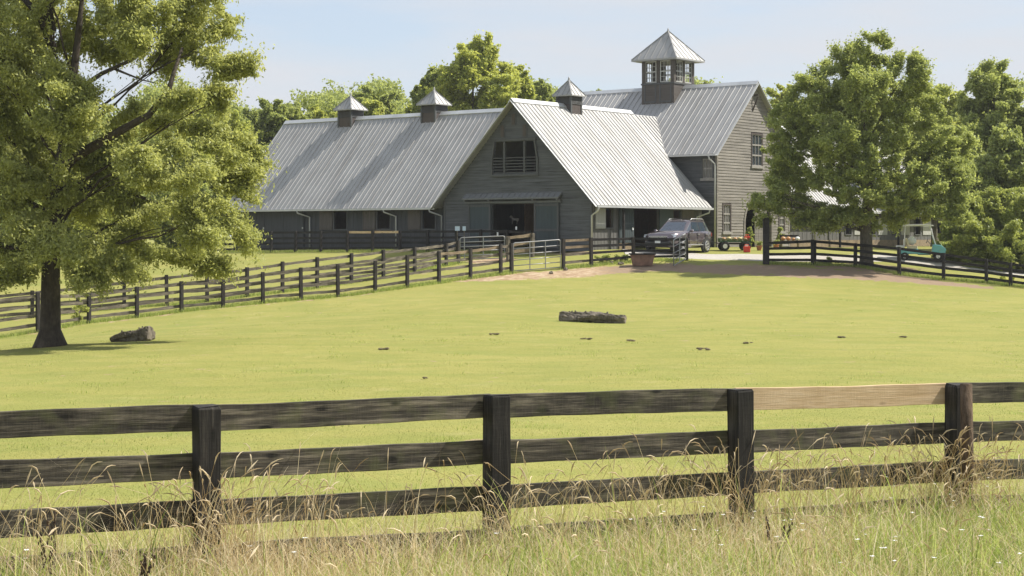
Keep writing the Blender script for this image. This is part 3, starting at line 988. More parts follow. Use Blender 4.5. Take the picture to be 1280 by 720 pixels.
# brackets under rake at eave corner trim
m = MB(); m.box(-.08, .04, -.045, .03, -.1, 2.75); m.box(-W0 - .04, -W0 + .08, -.045, .03, -.1, 2.75); m.build('corner_board', M['trim'], barn)
# side wall furniture
m = MB(); m.box(.03, .08, .3, 1.22, 1.12, 2.25)
for zz in (1.22, 2.15): m.box(.08, .1, .34, 1.18, zz - .05, zz + .05)
m.build('shutter', M['shutter_pale'], barn)
m = MB(); m.box(.02, .09, 2.55, 3.95, .35, 2.4)
k = 2.65
while k < 3.9: m.box(.09, .1, k, k + .015, .4, 2.35); k += .17
d = m.build('side_door', M['door'], barn)
MB().box(.1, .14, 3.75, 3.85, 1.05, 1.2).build('handle', M['white'], d)
m = MB(); m.box(.02, .07, 2.55, 3.95, -.1, .33); m.build('sunlit_base_board', M['rail_tan'], barn)  # tan colour paints the sun on the foot of this wall
m = MB(); m.box(.02, .09, 6.6, 8.0, .1, 2.4); m.build('side_door', M['door'], barn)
m = MB(); m.box(.03, .08, 9.0, 10.3, 1.12, 2.25); m.build('shutter', M['shutter'], barn)
for a, b in ((1.3, 1.98), (8.1, 8.9)):
    w = MB(); w.box(0, .05, a - .07, a, 1.1, 2.28); w.box(0, .05, b, b + .07, 1.1, 2.28); w.box(0, .05, a, b, 2.2, 2.28); w.box(0, .06, a, b, 1.1, 1.18); w.build('window', M['trim'], barn)
# posts under eave
m = MB(); m.box(.42, .54, 2.3, 2.42, -.1, EZ + .05); m.build('eave_post', M['rail_dark'], barn)
# interior: loft floor, aisle walls, back wall
m = MB(); m.box(-W0 + .15, -.15, .2, 11.0, 2.75, 2.9); m.build('loft_floor', M['dark'], barn)
for bb in ((-7.0, -6.9, 3.2, 11.0, 0, 2.7), (-3.7, -3.6, 7.0, 11.0, 0, 2.7), (-W0 + .2, -.2, 11.0, 11.1, -.1, 2.75), (-6.88, -3.5, 5.5, 5.6, 0, 2.7)):
    MB().box(*bb).build('stall_wall', M['inner'], barn)
MB().box(-4.1, -3.9, .9, 1.1, 0, 2.7).build('aisle_post', M['inner'], barn)
m = MB(); m.box(-W0 - .3, WL + .2, 2.2, 2.3, 0, 2.9); m.build('stall_wall', M['dark'], barn)
# cupolas
small_cupola(barn, (RX, 5.04))
small_cupola(barn, (-15.7, 5.4), s=.57, r=.79)
small_cupola(barn, (-22.75, 5.4), s=.57, r=.79)

# horse cut-out hung inside the aisle
hr = [(0, .05), (.04, .05), (.06, .3), (.1, .42), (.3, .4), (.36, .28), (.34, .05), (.38, .05), (.42, .3), (.44, .5), (.5, .3), (.5, .55), (.42, .62), (.15, .6), (.05, .68), (-.02, .85), (-.08, .88), (-.1, .82), (-.2, .72), (-.18, .66), (-.06, .68), (-.02, .5), (0, .3)]
m = MB(); m.prism([(a * .95, b * .62) for a, b in hr], 'y', -.015, .015)
o = m.build('horse_plaque', M['horse'], None)
mb = Matrix.Translation(BO) @ Matrix.Rotation(TH, 4, 'Z') @ Matrix.Translation((-6.1, .9, 1.35))
o.matrix_basis = mb
tag(o, 'pale flat horse cutout hanging in the dark barn doorway', 'wall sign')
ch = MB().tube([(0.1, 0, .5), (.1, 0, 1.35)], .008, 5).build('cord', M['plastic'], o)

# ------------------------------------------------------------------ two-storey house with tower
HB = barn.matrix_basis.copy()
house = thing('stable_house', 'two storey clapboard stable house with windowed roof tower and arched entrance', 'house', BO, TH)
# place the empty at the house's own corner
V0, V1 = 12.0, 20.8; U0, U1 = -11.9, .6; VM = (V0 + V1) / 2; HR = 10.13; HE = 5.57; HSL = (HR - HE) / (VM - V0 + .5)
ARC = (16.85, 1.62, 1.45)


def hg(z):
    hw = min((V1 - V0) / 2, (HR - .12 - z) / HSL)
    iv = [(VM - hw, VM + hw)]
    if z < ARC[2]: iv = cut(iv, [(ARC[0] - ARC[1], ARC[0] + ARC[1])])
    elif z < ARC[2] + ARC[1]:
        w = math.sqrt(max(0, ARC[1] ** 2 - (z - ARC[2]) ** 2)); iv = cut(iv, [(ARC[0] - w, ARC[0] + w)])
    if .9 <= z <= 2.64: iv = cut(iv, [(12.62, 13.6)])
    if 4.95 <= z <= 7.0: iv = cut(iv, [(16.02, 17.4)])
    if .95 <= z <= 2.3: iv = cut(iv, [(19.4, 20.2)])
    return iv


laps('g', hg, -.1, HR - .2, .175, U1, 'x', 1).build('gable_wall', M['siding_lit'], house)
laps('g', lambda z: [(VM - min(4.4, (HR - .12 - z) / HSL), VM + min(4.4, (HR - .12 - z) / HSL))], -.1, HR - .2, .19, U0, 'x', -1).build('gable_wall', M['siding'], house)


def hf(z):
    iv = [(U0, U1)]
    if 4.08 <= z <= 5.35: iv = cut(iv, [(-.42, .36)])
    return iv


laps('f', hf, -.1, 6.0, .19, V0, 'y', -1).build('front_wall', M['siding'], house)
MB().box(U0, U1, V1 - .1, V1, -.1, 6.0).build('rear_wall', M['siding'], house)
roof_slope('roof', house, (VM, HR), (V0 - .5, HE), U0 - .3, U1 + .28, 'x', .4)
roof_slope('roof', house, (VM, HR), (V1 + .5, HE), U0 - .3, U1 + .28, 'x', .4)
ridge_cap(house, VM, HR, U0 - .3, U1 + .29, 'x')
m = MB()
for sg in (-1, 1): m.bar((U1 + .27, VM, HR - .09), (U1 + .27, VM + sg * (VM - V0 + .55), HE - .12), .04, .2, up=(1, 0, 0))
m.build('barge_board', M['gutter'], house)
m = MB(); m.box(U0 - .3, U1 + .28, V0 - .62, V0 - .5, HE - .12, HE - .02); m.build('gutter', M['gutter'], house)
downspout(house, [(.35, V0 - .56, HE - .1), (.38, V0 - .5, HE - .3), (.52, V0 - .1, HE - .6), (.52, V0 - .1, -.1)])
m = MB(); m.box(U1 - .1, U1 + .035, V0 - .035, V0 + .1, -.1, 5.9); m.box(U1 - .1, U1 + .035, V1 - .1, V1 + .03, -.1, 5.9); m.build('corner_board', M['siding_lit'], house)
window(house, 'x', U1, 1, 12.7, 13.5, .98, 2.56, rows=3, cols=3, curtain=True)
window(house, 'x', U1, 1, 16.1, 17.3, 5.02, 6.92, rows=3, cols=3)
window(house, 'x', U1, 1, 19.5, 20.1, 1.02, 2.24, rows=3, cols=2, curtain=True)
window(house, 'y', V0, -1, -.36, .3, 4.15, 5.3, rows=2, cols=3, curtain=True, casing=M['trim'])
# arch trim, door leaf and dark hall
m = MB(); k = 18
for i in range(k):
    t0, t1 = PI * i / k, PI * (i + 1) / k
    for r0, r1 in ((1.6, 1.76),):
        pr = [(ARC[0] + r0 * math.cos(t0), ARC[2] + r0 * math.sin(t0)), (ARC[0] + r1 * math.cos(t0), ARC[2] + r1 * math.sin(t0)), (ARC[0] + r1 * math.cos(t1), ARC[2] + r1 * math.sin(t1)), (ARC[0] + r0 * math.cos(t1), ARC[2] + r0 * math.sin(t1))]
        m.prism(pr, 'x', U1 - .1, U1 + .06)
for s_ in (-1, 1): m.box(U1 - .1, U1 + .06, ARC[0] + s_ * 1.6, ARC[0] + s_ * 1.76, -.1, ARC[2])
m.build('arch_trim', M['siding_lit'], house)
m = MB(); m.box(U1 - .06, U1 - .02, ARC[0] - .35, ARC[0] + 1.15, 0, 2.45); k = ARC[0] - .3
while k < ARC[0] + 1.1: m.box(U1 - .02, U1 - .005, k, k + .02, 0, 2.45); k += .2
m.build('door_leaf', M['siding_lit'], house)
m = MB(); m.box(U1 - 3.2, U1 - 3.1, V0 + .3, V1 - .3, 0, 5); m.box(U0 + .3, U1 - .15, V0 + .15, V1 - .15, 3.3, 3.4); m.build('hall_wall', M['dark'], house)
# hoist bracket
m = MB(); m.bar((U1 + .25, VM, HR - .9), (U1 + .02, VM - .25, HR - 1.8), .06, .08); m.bar((U1 + .02, VM, HR - .8), (U1 + .3, VM, HR - .8), .08, .1); m.build('hoist_bracket', M['casing'], house)
# saddle roof joining the barn ridge
m = MB()
zs_ = RZ - .16
ub = -2.55
sl_ = SL
m.add([(RX, 11.46, zs_), (RX, 15.0, zs_), (ub, 11.46, zs_ - (ub - RX) * sl_), (ub, 15.0, zs_ - (ub - RX) * sl_), (2 * RX - ub, 11.46, zs_ - (ub - RX) * sl_), (2 * RX - ub, 15.0, zs_ - (ub - RX) * sl_)],
      [(0, 2, 3, 1), (0, 1, 5, 4), (2, 4, 5, 3), (0, 4, 2), (1, 3, 5)])
k = 11.55
while k < 14.9:
    m.bar((RX + .05, k, zs_ - .02), (ub, k, zs_ - (ub - RX) * sl_ + .03), .05, .045); k += .37
m.build('saddle_roof', M['roof'], house)
# tower
TC = (-5.62, VM); ts = 1.2
m = MB(); zb, zm, zt = 8.6, 10.35, 11.85
m.box(TC[0] - ts, TC[0] + ts, TC[1] - ts, TC[1] + ts, zb - 1, zm)
w = .13
for a in (-1, 1):
    for b in (-1, 1): m.box(TC[0] + a * (ts - w) - w, TC[0] + a * (ts - w) + w, TC[1] + b * (ts - w) - w, TC[1] + b * (ts - w) + w, zm, zt)
for sg in (-1, 1):
    m.box(TC[0] - .1, TC[0] + .1, TC[1] + sg * (ts - .02), TC[1] + sg * (ts - .2), zm, zt)
    m.box(TC[0] + sg * (ts - .02), TC[0] + sg * (ts - .2), TC[1] - .1, TC[1] + .1, zm, zt)
m.box(TC[0] - ts - .02, TC[0] + ts + .02, TC[1] - ts - .02, TC[1] + ts + .02, zt - .12, zt - .03)
tower = m.build('tower', M['tower'], house)
m = MB()
for sg in (-1, 1):
    for half in (-1, 1):
        c0 = half * .57
        m.box(TC[0] + c0 - .44, TC[0] + c0 + .44, TC[1] + sg * ts, TC[1] + sg * (ts + .025), 9.1, 9.2)
        m.box(TC[0] + c0 - .44, TC[0] + c0 - .36, TC[1] + sg * ts, TC[1] + sg * (ts + .02), 9.2, 10.2)
        m.box(TC[0] + c0 + .36, TC[0] + c0 + .44, TC[1] + sg * ts, TC[1] + sg * (ts + .02), 9.2, 10.2)
    m.box(TC[0] - ts - .03, TC[0] + ts + .03, TC[1] + sg * ts, TC[1] + sg * (ts + .05), 10.24, 10.34)
    m.box(TC[0] + sg * ts, TC[0] + sg * (ts + .05), TC[1] - ts - .03, TC[1] + ts + .03, 10.24, 10.34)
m.build('panel_trim', M['trim'], tower)
for axis, sg in (('y', -1), ('y', 1), ('x', 1), ('x', -1)):
    for half in (-1, 1):
        cc = TC[0 if axis == 'y' else 1] + half * .55
        pos = TC[1 if axis == 'y' else 0] + sg * (ts - .06)
        fr = MB()
        def bx(m_, b0, b1, d0, d1, y0, y1):
            lo, hi = pos + sg * d0, pos + sg * d1
            if axis == 'y': m_.box(b0, b1, lo, hi, y0, y1)
            else: m_.box(lo, hi, b0, b1, y0, y1)
        for k in range(4): x = cc - .38 + .76 * k / 3; t_ = .03 if k in (0, 3) else .013; bx(fr, x - t_, x + t_, -.02, .02, zm + .02, zt - .13)
        for k in range(5): z = zm + .05 + (zt - zm - .2) * k / 4; t_ = .035 if k in (0, 2, 4) else .013; bx(fr, cc - .38, cc + .38, -.018, .022, z - t_, z + t_)
        fr.build('tower_sash', M['trim_light'], tower)
pyramid(TC, 1.68, 11.82, 13.7, 7, .1).build('tower_roof', M['roof'], tower)

# ------------------------------------------------------------------ rear stable wing
rear = thing('stable_wing', 'long low grey stable wing with shuttered windows behind the shade tree', 'stable', BO, TH)
holes = []; k = 29.4
ws = []
while k < 46: holes.append((k, k + .85, .85, 1.95)); ws.append(k); k += 3.66
vwall('side_wall', rear, 'x', 0.15, 1, V1 + .05, 47, -.3, 2.9, holes, M['boards'], bw=.6)
vwall('far_wall', rear, 'x', -W0, -1, V1 + .05, 47, -.3, 2.9, [], M['boards'], bw=.6)
laps('e', lambda z: gable_iv(z), -.2, TOPZ - .1, .19, 47, 'y', 1).build('gable_wall', M['siding'], rear)
for k in ws:
    m = MB(); m.box(.16, .2, k + 1.3, k + 2.7, .8, 2.0); m.build('shutter', M['shutter_pale'], rear)
    m = MB(); m.box(.16, .2, k - .08, k, .78, 2.02); m.box(.16, .2, k + .85, k + .93, .78, 2.02); m.box(.16, .2, k, k + .85, 1.95, 2.02); m.box(.16, .21, k, k + .85, .78, .85); m.build('window', M['trim'], rear)
roof_slope('roof', rear, (RX, RZ), (.7, EZ), V1 + .55, 47.4, 'y', .4)
roof_slope('roof', rear, (RX, RZ), (-W0 - .6, EZ), V1 + .55, 47.4, 'y', .4)
ridge_cap(rear, RX, RZ, V1 + .55, 47.4, 'y')
MB().box(.7, .82, V1 + .55, 47.4, EZ - .13, EZ - .02).build('gutter', M['gutter'], rear)
downspout(rear, [(.76, 24.4, EZ - .1), (.6, 24.6, EZ - .3), (.24, 24.9, EZ - .5), (.24, 24.9, -.1)])
m = MB(); m.box(-3, -2.9, V1 + .5, 46.5, 0, 2.9); m.build('stall_wall', M['dark'], rear)
m = MB(); m.box(.17, .2, V1 + .1, 46.9, -.25, .45); m.build('sunlit_base_board', M['rail_tan'], rear)  # tan strip standing in for sunlight along the wall foot
for k in (27.6, 36.5): MB().box(.6, .72, k, k + .12, -.2, EZ).build('eave_post', M['rail_dark'], rear)

# ------------------------------------------------------------------ trees
def leaves_mesh(clumps, n, ll, lw, seed, droop=.25, flat=.75, spray=1.1, scat=0.0):
    """clumps: array (k,4) centre + radius; rhombic leaves filling the clumps"""
    r = np.random.default_rng(seed)
    C = np.asarray(clumps); wt = C[:, 3] ** 2; idx = r.choice(len(C), n, p=wt / wt.sum())
    d = r.normal(size=(n, 3)); d /= np.linalg.norm(d, axis=1)[:, None]
    rad = C[idx, 3] * np.abs(r.normal(0, .74, n)) ** .85
    mid = C[:, :3].mean(0); mid[2] -= (C[:, 2].max() - mid[2]) * .6
    ax = C[:, :3] - mid; ax /= np.linalg.norm(ax, axis=1)[:, None] + 1e-6
    ax = ax * .8 + r.normal(size=ax.shape) * .45; ax[:, 2] = ax[:, 2] * .7 - droop * .25; ax /= np.linalg.norm(ax, axis=1)[:, None] + 1e-6
    A = ax[idx]; g = np.clip(r.normal(0, .60, (n, 3)), -1.15, 1.15)
    g *= np.where(r.random(n) < scat, 1.6, 1.0)[:, None]
    along = (g * A).sum(1)[:, None] * A
    pos = C[idx, :3] + (along * spray + (g - along) * .62 * np.array([1, 1, flat])) * C[idx, 3][:, None]
    nrm = d * .55 + r.normal(size=(n, 3)) * .55 + np.array([0, 0, .55]); nrm /= np.linalg.norm(nrm, axis=1)[:, None]
    t = r.normal(size=(n, 3)) + d * .5; t[:, 2] -= droop * 2
    t -= nrm * (t * nrm).sum(1)[:, None]; t /= np.linalg.norm(t, axis=1)[:, None] + 1e-9
    b = np.cross(nrm, t)
    L = ll * r.uniform(.6, 1.35, n)[:, None]; Wd = lw * r.uniform(.6, 1.3, n)[:, None]
    fold = nrm * Wd * .25
    V = np.stack([pos - t * L * .5, pos + b * Wd * .5 + fold, pos + t * L * .5, pos - b * Wd * .5 + fold], 1).reshape(-1, 3)
    Fc = np.arange(n * 4).reshape(-1, 4)
    return npmesh('crown', V, Fc)


def clumps_of(blobs, rs, dens, seed, inner=.35):
    """scatter sub-clumps over the blobs (x,y,z,rx,ry,rz)"""
    r = np.random.default_rng(seed); out = []
    for (x, y, z, rx, ry, rz) in blobs:
        a = (rx * ry + ry * rz + rx * rz) / 3
        k = max(6, int(dens * 3.0 * a / (rs * rs)))
        d = r.normal(size=(k, 3)); d /= np.linalg.norm(d, axis=1)[:, None]
        q = np.where(r.random(k) < inner, r.uniform(.2, .8, k), r.uniform(.7, 1.1, k))
        p = np.array([x, y, z]) + d * q[:, None] * np.array([rx, ry, rz])
        s = rs * r.uniform(.4, 1.35, k)
        out.append(np.concatenate([p, s[:, None]], 1))
    return np.concatenate(out)


def limb_path(a, b, rr, bend=.15, n=6):
    a, b = Vector(a), Vector(b); L = (b - a).length
    o1 = Vector((rr.uniform(-1, 1), rr.uniform(-1, 1), rr.uniform(-.2, 1))) * L * bend
    pts = []
    for i in range(n):
        t = i / (n - 1)
        pts.append(a.lerp(b, t) + o1 * math.sin(PI * t) + Vector((rr.uniform(-1, 1), rr.uniform(-1, 1), rr.uniform(-1, 1))) * L * .02 * (0 < i < n - 1))
    return pts


def build_tree(name, label, cat, base, blobs, trunk_r, leaf, bark, nleaf, ll, lw, rs, dens, seed, fork=.35, group=None, droop=.25, extra=None, limbs=14, flare=1.5, inner=.35, spray=1.1, scat=.05):
    root = thing(name, label, cat, base, 0, group)
    B = Vector(base)
    loc = [(x - B.x, y - B.y, z - B.z, a, b, c) for x, y, z, a, b, c in blobs]
    cl = clumps_of(loc, rs, dens, seed, inner)
    link(leaves_mesh(cl, nleaf, ll, lw, seed, droop, spray=spray, scat=scat), 'crown', leaf, root)
    rr = random.Random(seed); t = MB()
    cx = np.mean([q[0] for q in loc]); cy = np.mean([q[1] for q in loc]); top = max(q[2] for q in loc)
    H = top * .92
    tp = [(0, 0, -.2), (0, 0, .12), (0, 0, .5), (rr.uniform(-.05, .05), 0, H * .2)]
    tr = [trunk_r * flare, trunk_r * (1 + (flare - 1) * .55), trunk_r * 1.05, trunk_r * .92]
    for f, q in ((.4, .75), (.6, .52), (.8, .3), (1, .08)):
        w = max(0, f - .3)
        tp.append((cx * w * .9 + rr.uniform(-.1, .1) * trunk_r * 4, cy * w + rr.uniform(-.1, .1) * trunk_r * 3, H * f)); tr.append(trunk_r * q)
    t.tube(tp, tr, 12)
    order = sorted(loc, key=lambda q: q[2])
    pick = order if len(order) <= limbs else [order[i] for i in np.linspace(0, len(order) - 1, limbs).astype(int)]
    for q in pick:
        f = min(.92, max(fork * .8, (q[2] / H) * .62))
        hz = f * H
        # trunk position at that height
        a = Vector(tp[0])
        for i in range(len(tp) - 1):
            if tp[i][2] <= hz <= tp[i + 1][2]:
                s = (hz - tp[i][2]) / (tp[i + 1][2] - tp[i][2]); a = Vector(tp[i]).lerp(Vector(tp[i + 1]), s)
        r0 = trunk_r * .24 * (1 - f * .6)
        pts = limb_path(a, (q[0], q[1], q[2]), rr, .12, 7)
        t.tube(pts, [r0 * (1 - .82 * i / 6) for i in range(7)], 7)
        for k in range(4):
            s = rr.randint(2, 5); d = Vector((rr.uniform(-1, 1), rr.uniform(-1, 1), rr.uniform(-.3, 1))) * min(q[3], q[5]) * .95
            t.tube(limb_path(pts[s], Vector(q[:3]) + d, rr, .12, 5), [r0 * .35 * (1 - .8 * i / 4) for i in range(5)], 5)
    if extra:
        for pts, r0, r1 in extra:
            n = len(pts); t.tube([Vector(p_) - B for p_ in pts], [r0 + (r1 - r0) * i / (n - 1) for i in range(n)], 8)
    t.build('trunk', bark, root, True)
    return root


def pxblobs(lst, Y):
    out = []
    for it in lst:
        px, py, rx, ry = it[:4]; dy = it[4] if len(it) > 4 else 0
        yy = Y + dy; c = P(px, py, yy); s = yy / F
        out.append((c.x, c.y, c.z, rx * s, (rx + ry) / 2 * s * .9, ry * s))
    return out


# big oak-like tree on the left
LY = 50
lb = [(112, 345, 28, 11, -1.5), (28, 340, 28, 11, -1), (275, 330, 26, 10, 0), (300, 205, 24, 30, 1), (50, 100, 50, 45, 2), (60, 190, 55, 45, 2.5), (150, 195, 45, 32, 1), (70, 270, 55, 40, 2), (190, 262, 45, 28, 1), (140, 45, 35, 30, 2), (25, 10, 45, 40, 2), (205, 70, 26, 24, 1.5), (255, 62, 30, 28, .5), (240, 32, 52, 40, 1), (168, 12, 55, 42, -1), (88, 45, 62, 58, 2), (8, 60, 55, 60, -1), (292, 92, 27, 30, 0), (268, 128, 24, 18, 1), (215, 120, 26, 16, -1),
      (205, 158, 55, 28, 1.5), (100, 140, 58, 52, -1.5), (5, 160, 55, 60, 1.5), (285, 178, 34, 32, -.5), (212, 205, 60, 36, -2), (120, 225, 60, 45, 1), (20, 245, 60, 50, -1),
      (292, 228, 32, 34, .8), (250, 275, 48, 30, -1.5), (295, 290, 26, 20, .5), (175, 290, 55, 34, .5), (95, 310, 55, 30, -1.8), (15, 315, 45, 28, .5), (235, 322, 45, 16, .2), (150, 336, 35, 18, -.5),
      (-70, 90, 60, 70, 0), (-80, 220, 60, 60, 0), (-60, 300, 50, 35, 0), (60, -50, 70, 45, 0), (190, -50, 60, 35, .5), (255, -20, 38, 28, .5), (-60, -20, 60, 50, 0), (110, -110, 70, 40, 0), (0, -110, 60, 40, 0)]
def Q(px, py, dy=0): return P(px, py, LY + dy)
ext = [([Q(66, 225), Q(92, 197, -.3), Q(122, 180, -.6), Q(153, 162, -.8), Q(186, 144, -.8), Q(211, 113, -.8), Q(218, 88, -.5), Q(228, 60, 0)], .17, .04),
       ([Q(66, 150), Q(100, 110, -.2), Q(127, 92, -.4), Q(165, 75, -.5), Q(190, 58, -.3)], .10, .03),
       ([Q(143, 86, -.4), Q(160, 93, -.5), Q(178, 100, -.4), Q(195, 104, -.2)], .04, .012),
       ([Q(66, 60), Q(50, 20), Q(24, -8)], .14, .08), ([Q(64, 40), Q(58, 0), Q(62, -40)], .16, .1),
       ([Q(66, 260), Q(110, 235, .5), Q(160, 240, .8), Q(200, 255, 1)], .12, .03), ([Q(66, 270), Q(30, 250, -.5), Q(-20, 245, -.5)], .12, .05)]
lbase = P(63, 432, LY); lbase.z = g1(lbase.x, lbase.y)
build_tree('oak_tree', 'big leafy tree with dark flared trunk at the left edge of the field', 'tree', lbase, pxblobs(lb, LY), .285, M['leaf_oak'], M['bark_l'],
           400000, .125, .055, .30, .54, 5, spray=1.4, scat=.26, fork=.3, droop=.7, extra=ext, flare=2.1, limbs=18, inner=.4)

# shade tree on the right
RY = 88.3
rb = [(1085, 205, 34, 24, -2), (1070, 242, 34, 20, -2), (1108, 246, 30, 18, -1.5), (1045, 205, 30, 22, 2), (1025, 278, 26, 10, 0), (1120, 278, 24, 10, .5), (1090, 95, 34, 26, 1.5), (1120, 128, 34, 28, 1.8), (1040, 170, 34, 28, -2), (1085, 165, 32, 26, 2), (975, 185, 22, 26, 1), (985, 150, 22, 22, 0), (1000, 240, 28, 24, 1.5), (1145, 225, 32, 26, -1.8), (1180, 190, 32, 30, 1), (1195, 235, 24, 26, 0), (955, 245, 16, 22, 0), (1040, 272, 28, 13, 0), (1095, 275, 28, 12, .5), (1200, 180, 20, 24, 1), (1098, 68, 32, 26, 0), (1060, 82, 30, 26, 1), (1133, 92, 30, 26, -1), (1022, 106, 30, 24, 0), (1085, 118, 42, 30, -1.5), (1150, 128, 32, 26, .5), (1048, 140, 36, 28, 1), (1003, 140, 22, 24, -.5),
      (1115, 160, 40, 28, -1), (1172, 168, 32, 28, 0), (996, 180, 30, 26, 0), (1060, 182, 30, 22, -1), (1140, 200, 36, 26, 1), (1190, 205, 24, 26, -.5), (982, 218, 28, 26, .5), (1030, 222, 26, 20, -1),
      (1100, 226, 28, 16, 1.5), (968, 252, 22, 22, -.5), (1012, 262, 30, 18, .5), (1060, 266, 26, 12, -1), (1120, 256, 32, 20, 0), (1165, 240, 34, 24, .5), (1196, 258, 22, 20, -.5), (955, 268, 12, 14, 0)]
rbase = P(1083, 327, RY); rbase.z = g1(rbase.x, rbase.y)
build_tree('shade_tree', 'full round shade tree standing at the fence in front of the rear stable', 'tree', rbase, pxblobs(rb, RY), .32, M['leaf_mid'], M['bark_r'],
           260000, .155, .085, .31, .62, 8, spray=1.0, scat=.2, fork=.22, limbs=20, flare=1.35, inner=.3)


# background trees: (label, px, top_py, half width px, base Y, kind, seed)
def bg_blobs(rr, px, top, hw, Y, z0):
    s = Y / F; c = P(px, top, Y); H = c.z - z0; R = hw * s; out = []
    k = 16
    for i in range(k):
        t = (i + .5) / k
        h = z0 + H * (.22 + .72 * t)
        env = R * (math.sin(PI * (.16 + .80 * t)) ** .7)
        n = 1 if t > .92 else 1
        a = rr.uniform(0, 2 * PI); q = env * rr.uniform(.25, .72)
        br = R * rr.uniform(.30, .46)
        out.append((c.x + q * math.cos(a), Y + q * math.sin(a), min(h, c.z - br * .8), br, br, br * .8))
        if t < .85:
            a += PI * rr.uniform(.7, 1.3); q = env * rr.uniform(.4, .75)
            out.append((c.x + q * math.cos(a), Y + q * math.sin(a), h, br * .95, br * .95, br * .75))
    return out


BG = [
    ('bright yellow green tree seen through the big oak near the wing end', 262, 128, 62, 118, 'bright', 1),
    ('pale green tree rising behind the left end of the wing roof', 338, 119, 36, 142, 'deep', 2),
    ('low dark tree close beside the left end of the wing roof', 305, 165, 34, 128, 'deep', 3),
    ('small tree top just left of the first wing cupola', 398, 127, 28, 150, 'bright', 4),
    ('tree top directly behind the first wing cupola', 452, 106, 34, 150, 'deep', 5),
    ('narrow tree top between the two wing cupolas', 488, 108, 26, 152, 'deep', 6),
    ('tall bright tree whose crown rises highest behind the wing roof', 590, 33, 62, 138, 'bright', 7),
    ('tall tree leaning in from the left behind the second wing cupola', 545, 72, 38, 145, 'deep', 8),
    ('bright tree behind the peak of the barn gable', 645, 72, 36, 142, 'bright', 9),
    ('round tree top left of the barn ridge cupola', 684, 92, 26, 150, 'deep', 10),
    ('small tree top between the ridge cupola and the tower', 742, 103, 18, 160, 'deep', 11),
    ('tree top just right of the roof tower', 880, 91, 18, 160, 'deep', 12),
    ('low tree top above the ridge right of the tower', 916, 95, 22, 165, 'bright', 13),
    ('tree filling the gap between house gable and shade tree', 985, 103, 40, 150, 'bright', 14),
    ('tree top behind the left shoulder of the shade tree', 1030, 108, 36, 152, 'deep', 15),
    ('yellow green tree showing at the right side of the shade tree', 1168, 98, 48, 122, 'bright', 16),
    ('large dark tree rising over the hedge at the right edge', 1244, 74, 62, 112, 'mid', 17),
    ('dark tree cut by the right edge of the picture', 1330, 90, 60, 110, 'mid', 18),
    ('shaded low tree between shade tree and right edge tree', 1205, 170, 40, 108, 'mid', 19),
    ('tree behind the oak trunk on the far left', 60, 140, 70, 125, 'bright', 20),
    ('tree behind the oak foliage at the left edge', -30, 120, 70, 130, 'deep', 21),
    ('tree behind the oak between trunk and barn', 160, 150, 62, 122, 'deep', 22),
    ('low bushy tree behind the paddock fence left of the wing', 225, 225, 50, 112, 'deep', 23),
    ('low bushy tree beyond the left paddock', 110, 240, 55, 113, 'bright', 24),
    ('low dense tree directly behind the right hedge', 1262, 160, 52, 104, 'mid', 32),
    ('dark tree in the gap between shade tree and hedge', 1215, 205, 34, 103, 'mid', 33),
    ('low bushy tree at the far left of the paddock', 5, 235, 55, 114, 'deep', 25),
    ('small tree top left of the tall bright tree', 518, 100, 24, 155, 'bright', 26),
    ('broad pale tree standing left of the wing ridge end', 372, 128, 40, 146, 'deep', 28),
    ('dense tree between the first wing cupola and the narrow top', 470, 118, 34, 147, 'bright', 29),
    ('dense low tree behind the wing ridge near the gable peak', 560, 108, 44, 150, 'deep', 30),
    ('tall pale tree seen between the oak crown and the wing end', 300, 138, 44, 140, 'deep', 31),
    ('pale tree top over the middle of the wing roof', 425, 128, 24, 155, 'bright', 27),
]
for lab, px, top, hw, Y, kind, sd in BG:
    rr = random.Random(sd * 13 + 2)
    b = P(px, 0, Y); b.z = g1(b.x, Y)
    bl = bg_blobs(rr, px, top, hw, Y, b.z)
    s = F / Y
    area = hw * (HY - top + 8)
    n = int(min(110000, max(16000, area * 11)))
    ls = 3.3 / s
    build_tree('background_tree', lab, 'tree', b, bl, .22, M['leaf_' + kind], M['bark_r'], n, ls * 1.25, ls * .8, hw / s * .14, .6, sd, group='trees beyond the barn and paddocks', limbs=8, inner=.25)

# far woodland mass closing the gaps at the bottom
def woods():
    r = np.random.default_rng(3); cl = []
    for i in range(2600):
        X = r.uniform(-85, 95); Y = r.uniform(165, 195)
        top = 14.3 + 1.6 * math.sin(X * .35 + 1) + 1.1 * math.sin(X * .83) + .6 * math.sin(X * 2.1)
        top *= (.97 if X < -20 else 1.0) * Y / 178
        h = top - (abs(r.normal(0, 2.2)) if r.random() < .5 else r.uniform(0, top))
        cl.append((X, Y, FARZ + max(1, h), r.uniform(.7, 1.5)))
    me = leaves_mesh(np.array(cl), 480000, .34, .24, 4)
    o = link(me, 'woods', M['leaf_deep']); setting(o, 'stuff')


woods()


# hedge on the right
def bush(name, label, cat, base, blobs, leaf, n, ll, lw, rs, seed, stem=True, group=None, dens=.6):
    root = thing(name, label, cat, base, 0, group); B = Vector(base)
    loc = [(x - B.x, y - B.y, z - B.z, a, b, c) for x, y, z, a, b, c in blobs]
    link(leaves_mesh(clumps_of(loc, rs, dens, seed), n, ll, lw, seed, -.3), 'foliage', leaf, root)
    if stem:
        rr = random.Random(seed); t = MB()
        for q in loc:
            t.tube(limb_path((rr.uniform(-.3, .3), rr.uniform(-.2, .2), -.1), q[:3], rr, .1, 5), [.05, .045, .035, .02, .01], 6)
        t.build('stem', M['bark_r'], root, True)
    return root


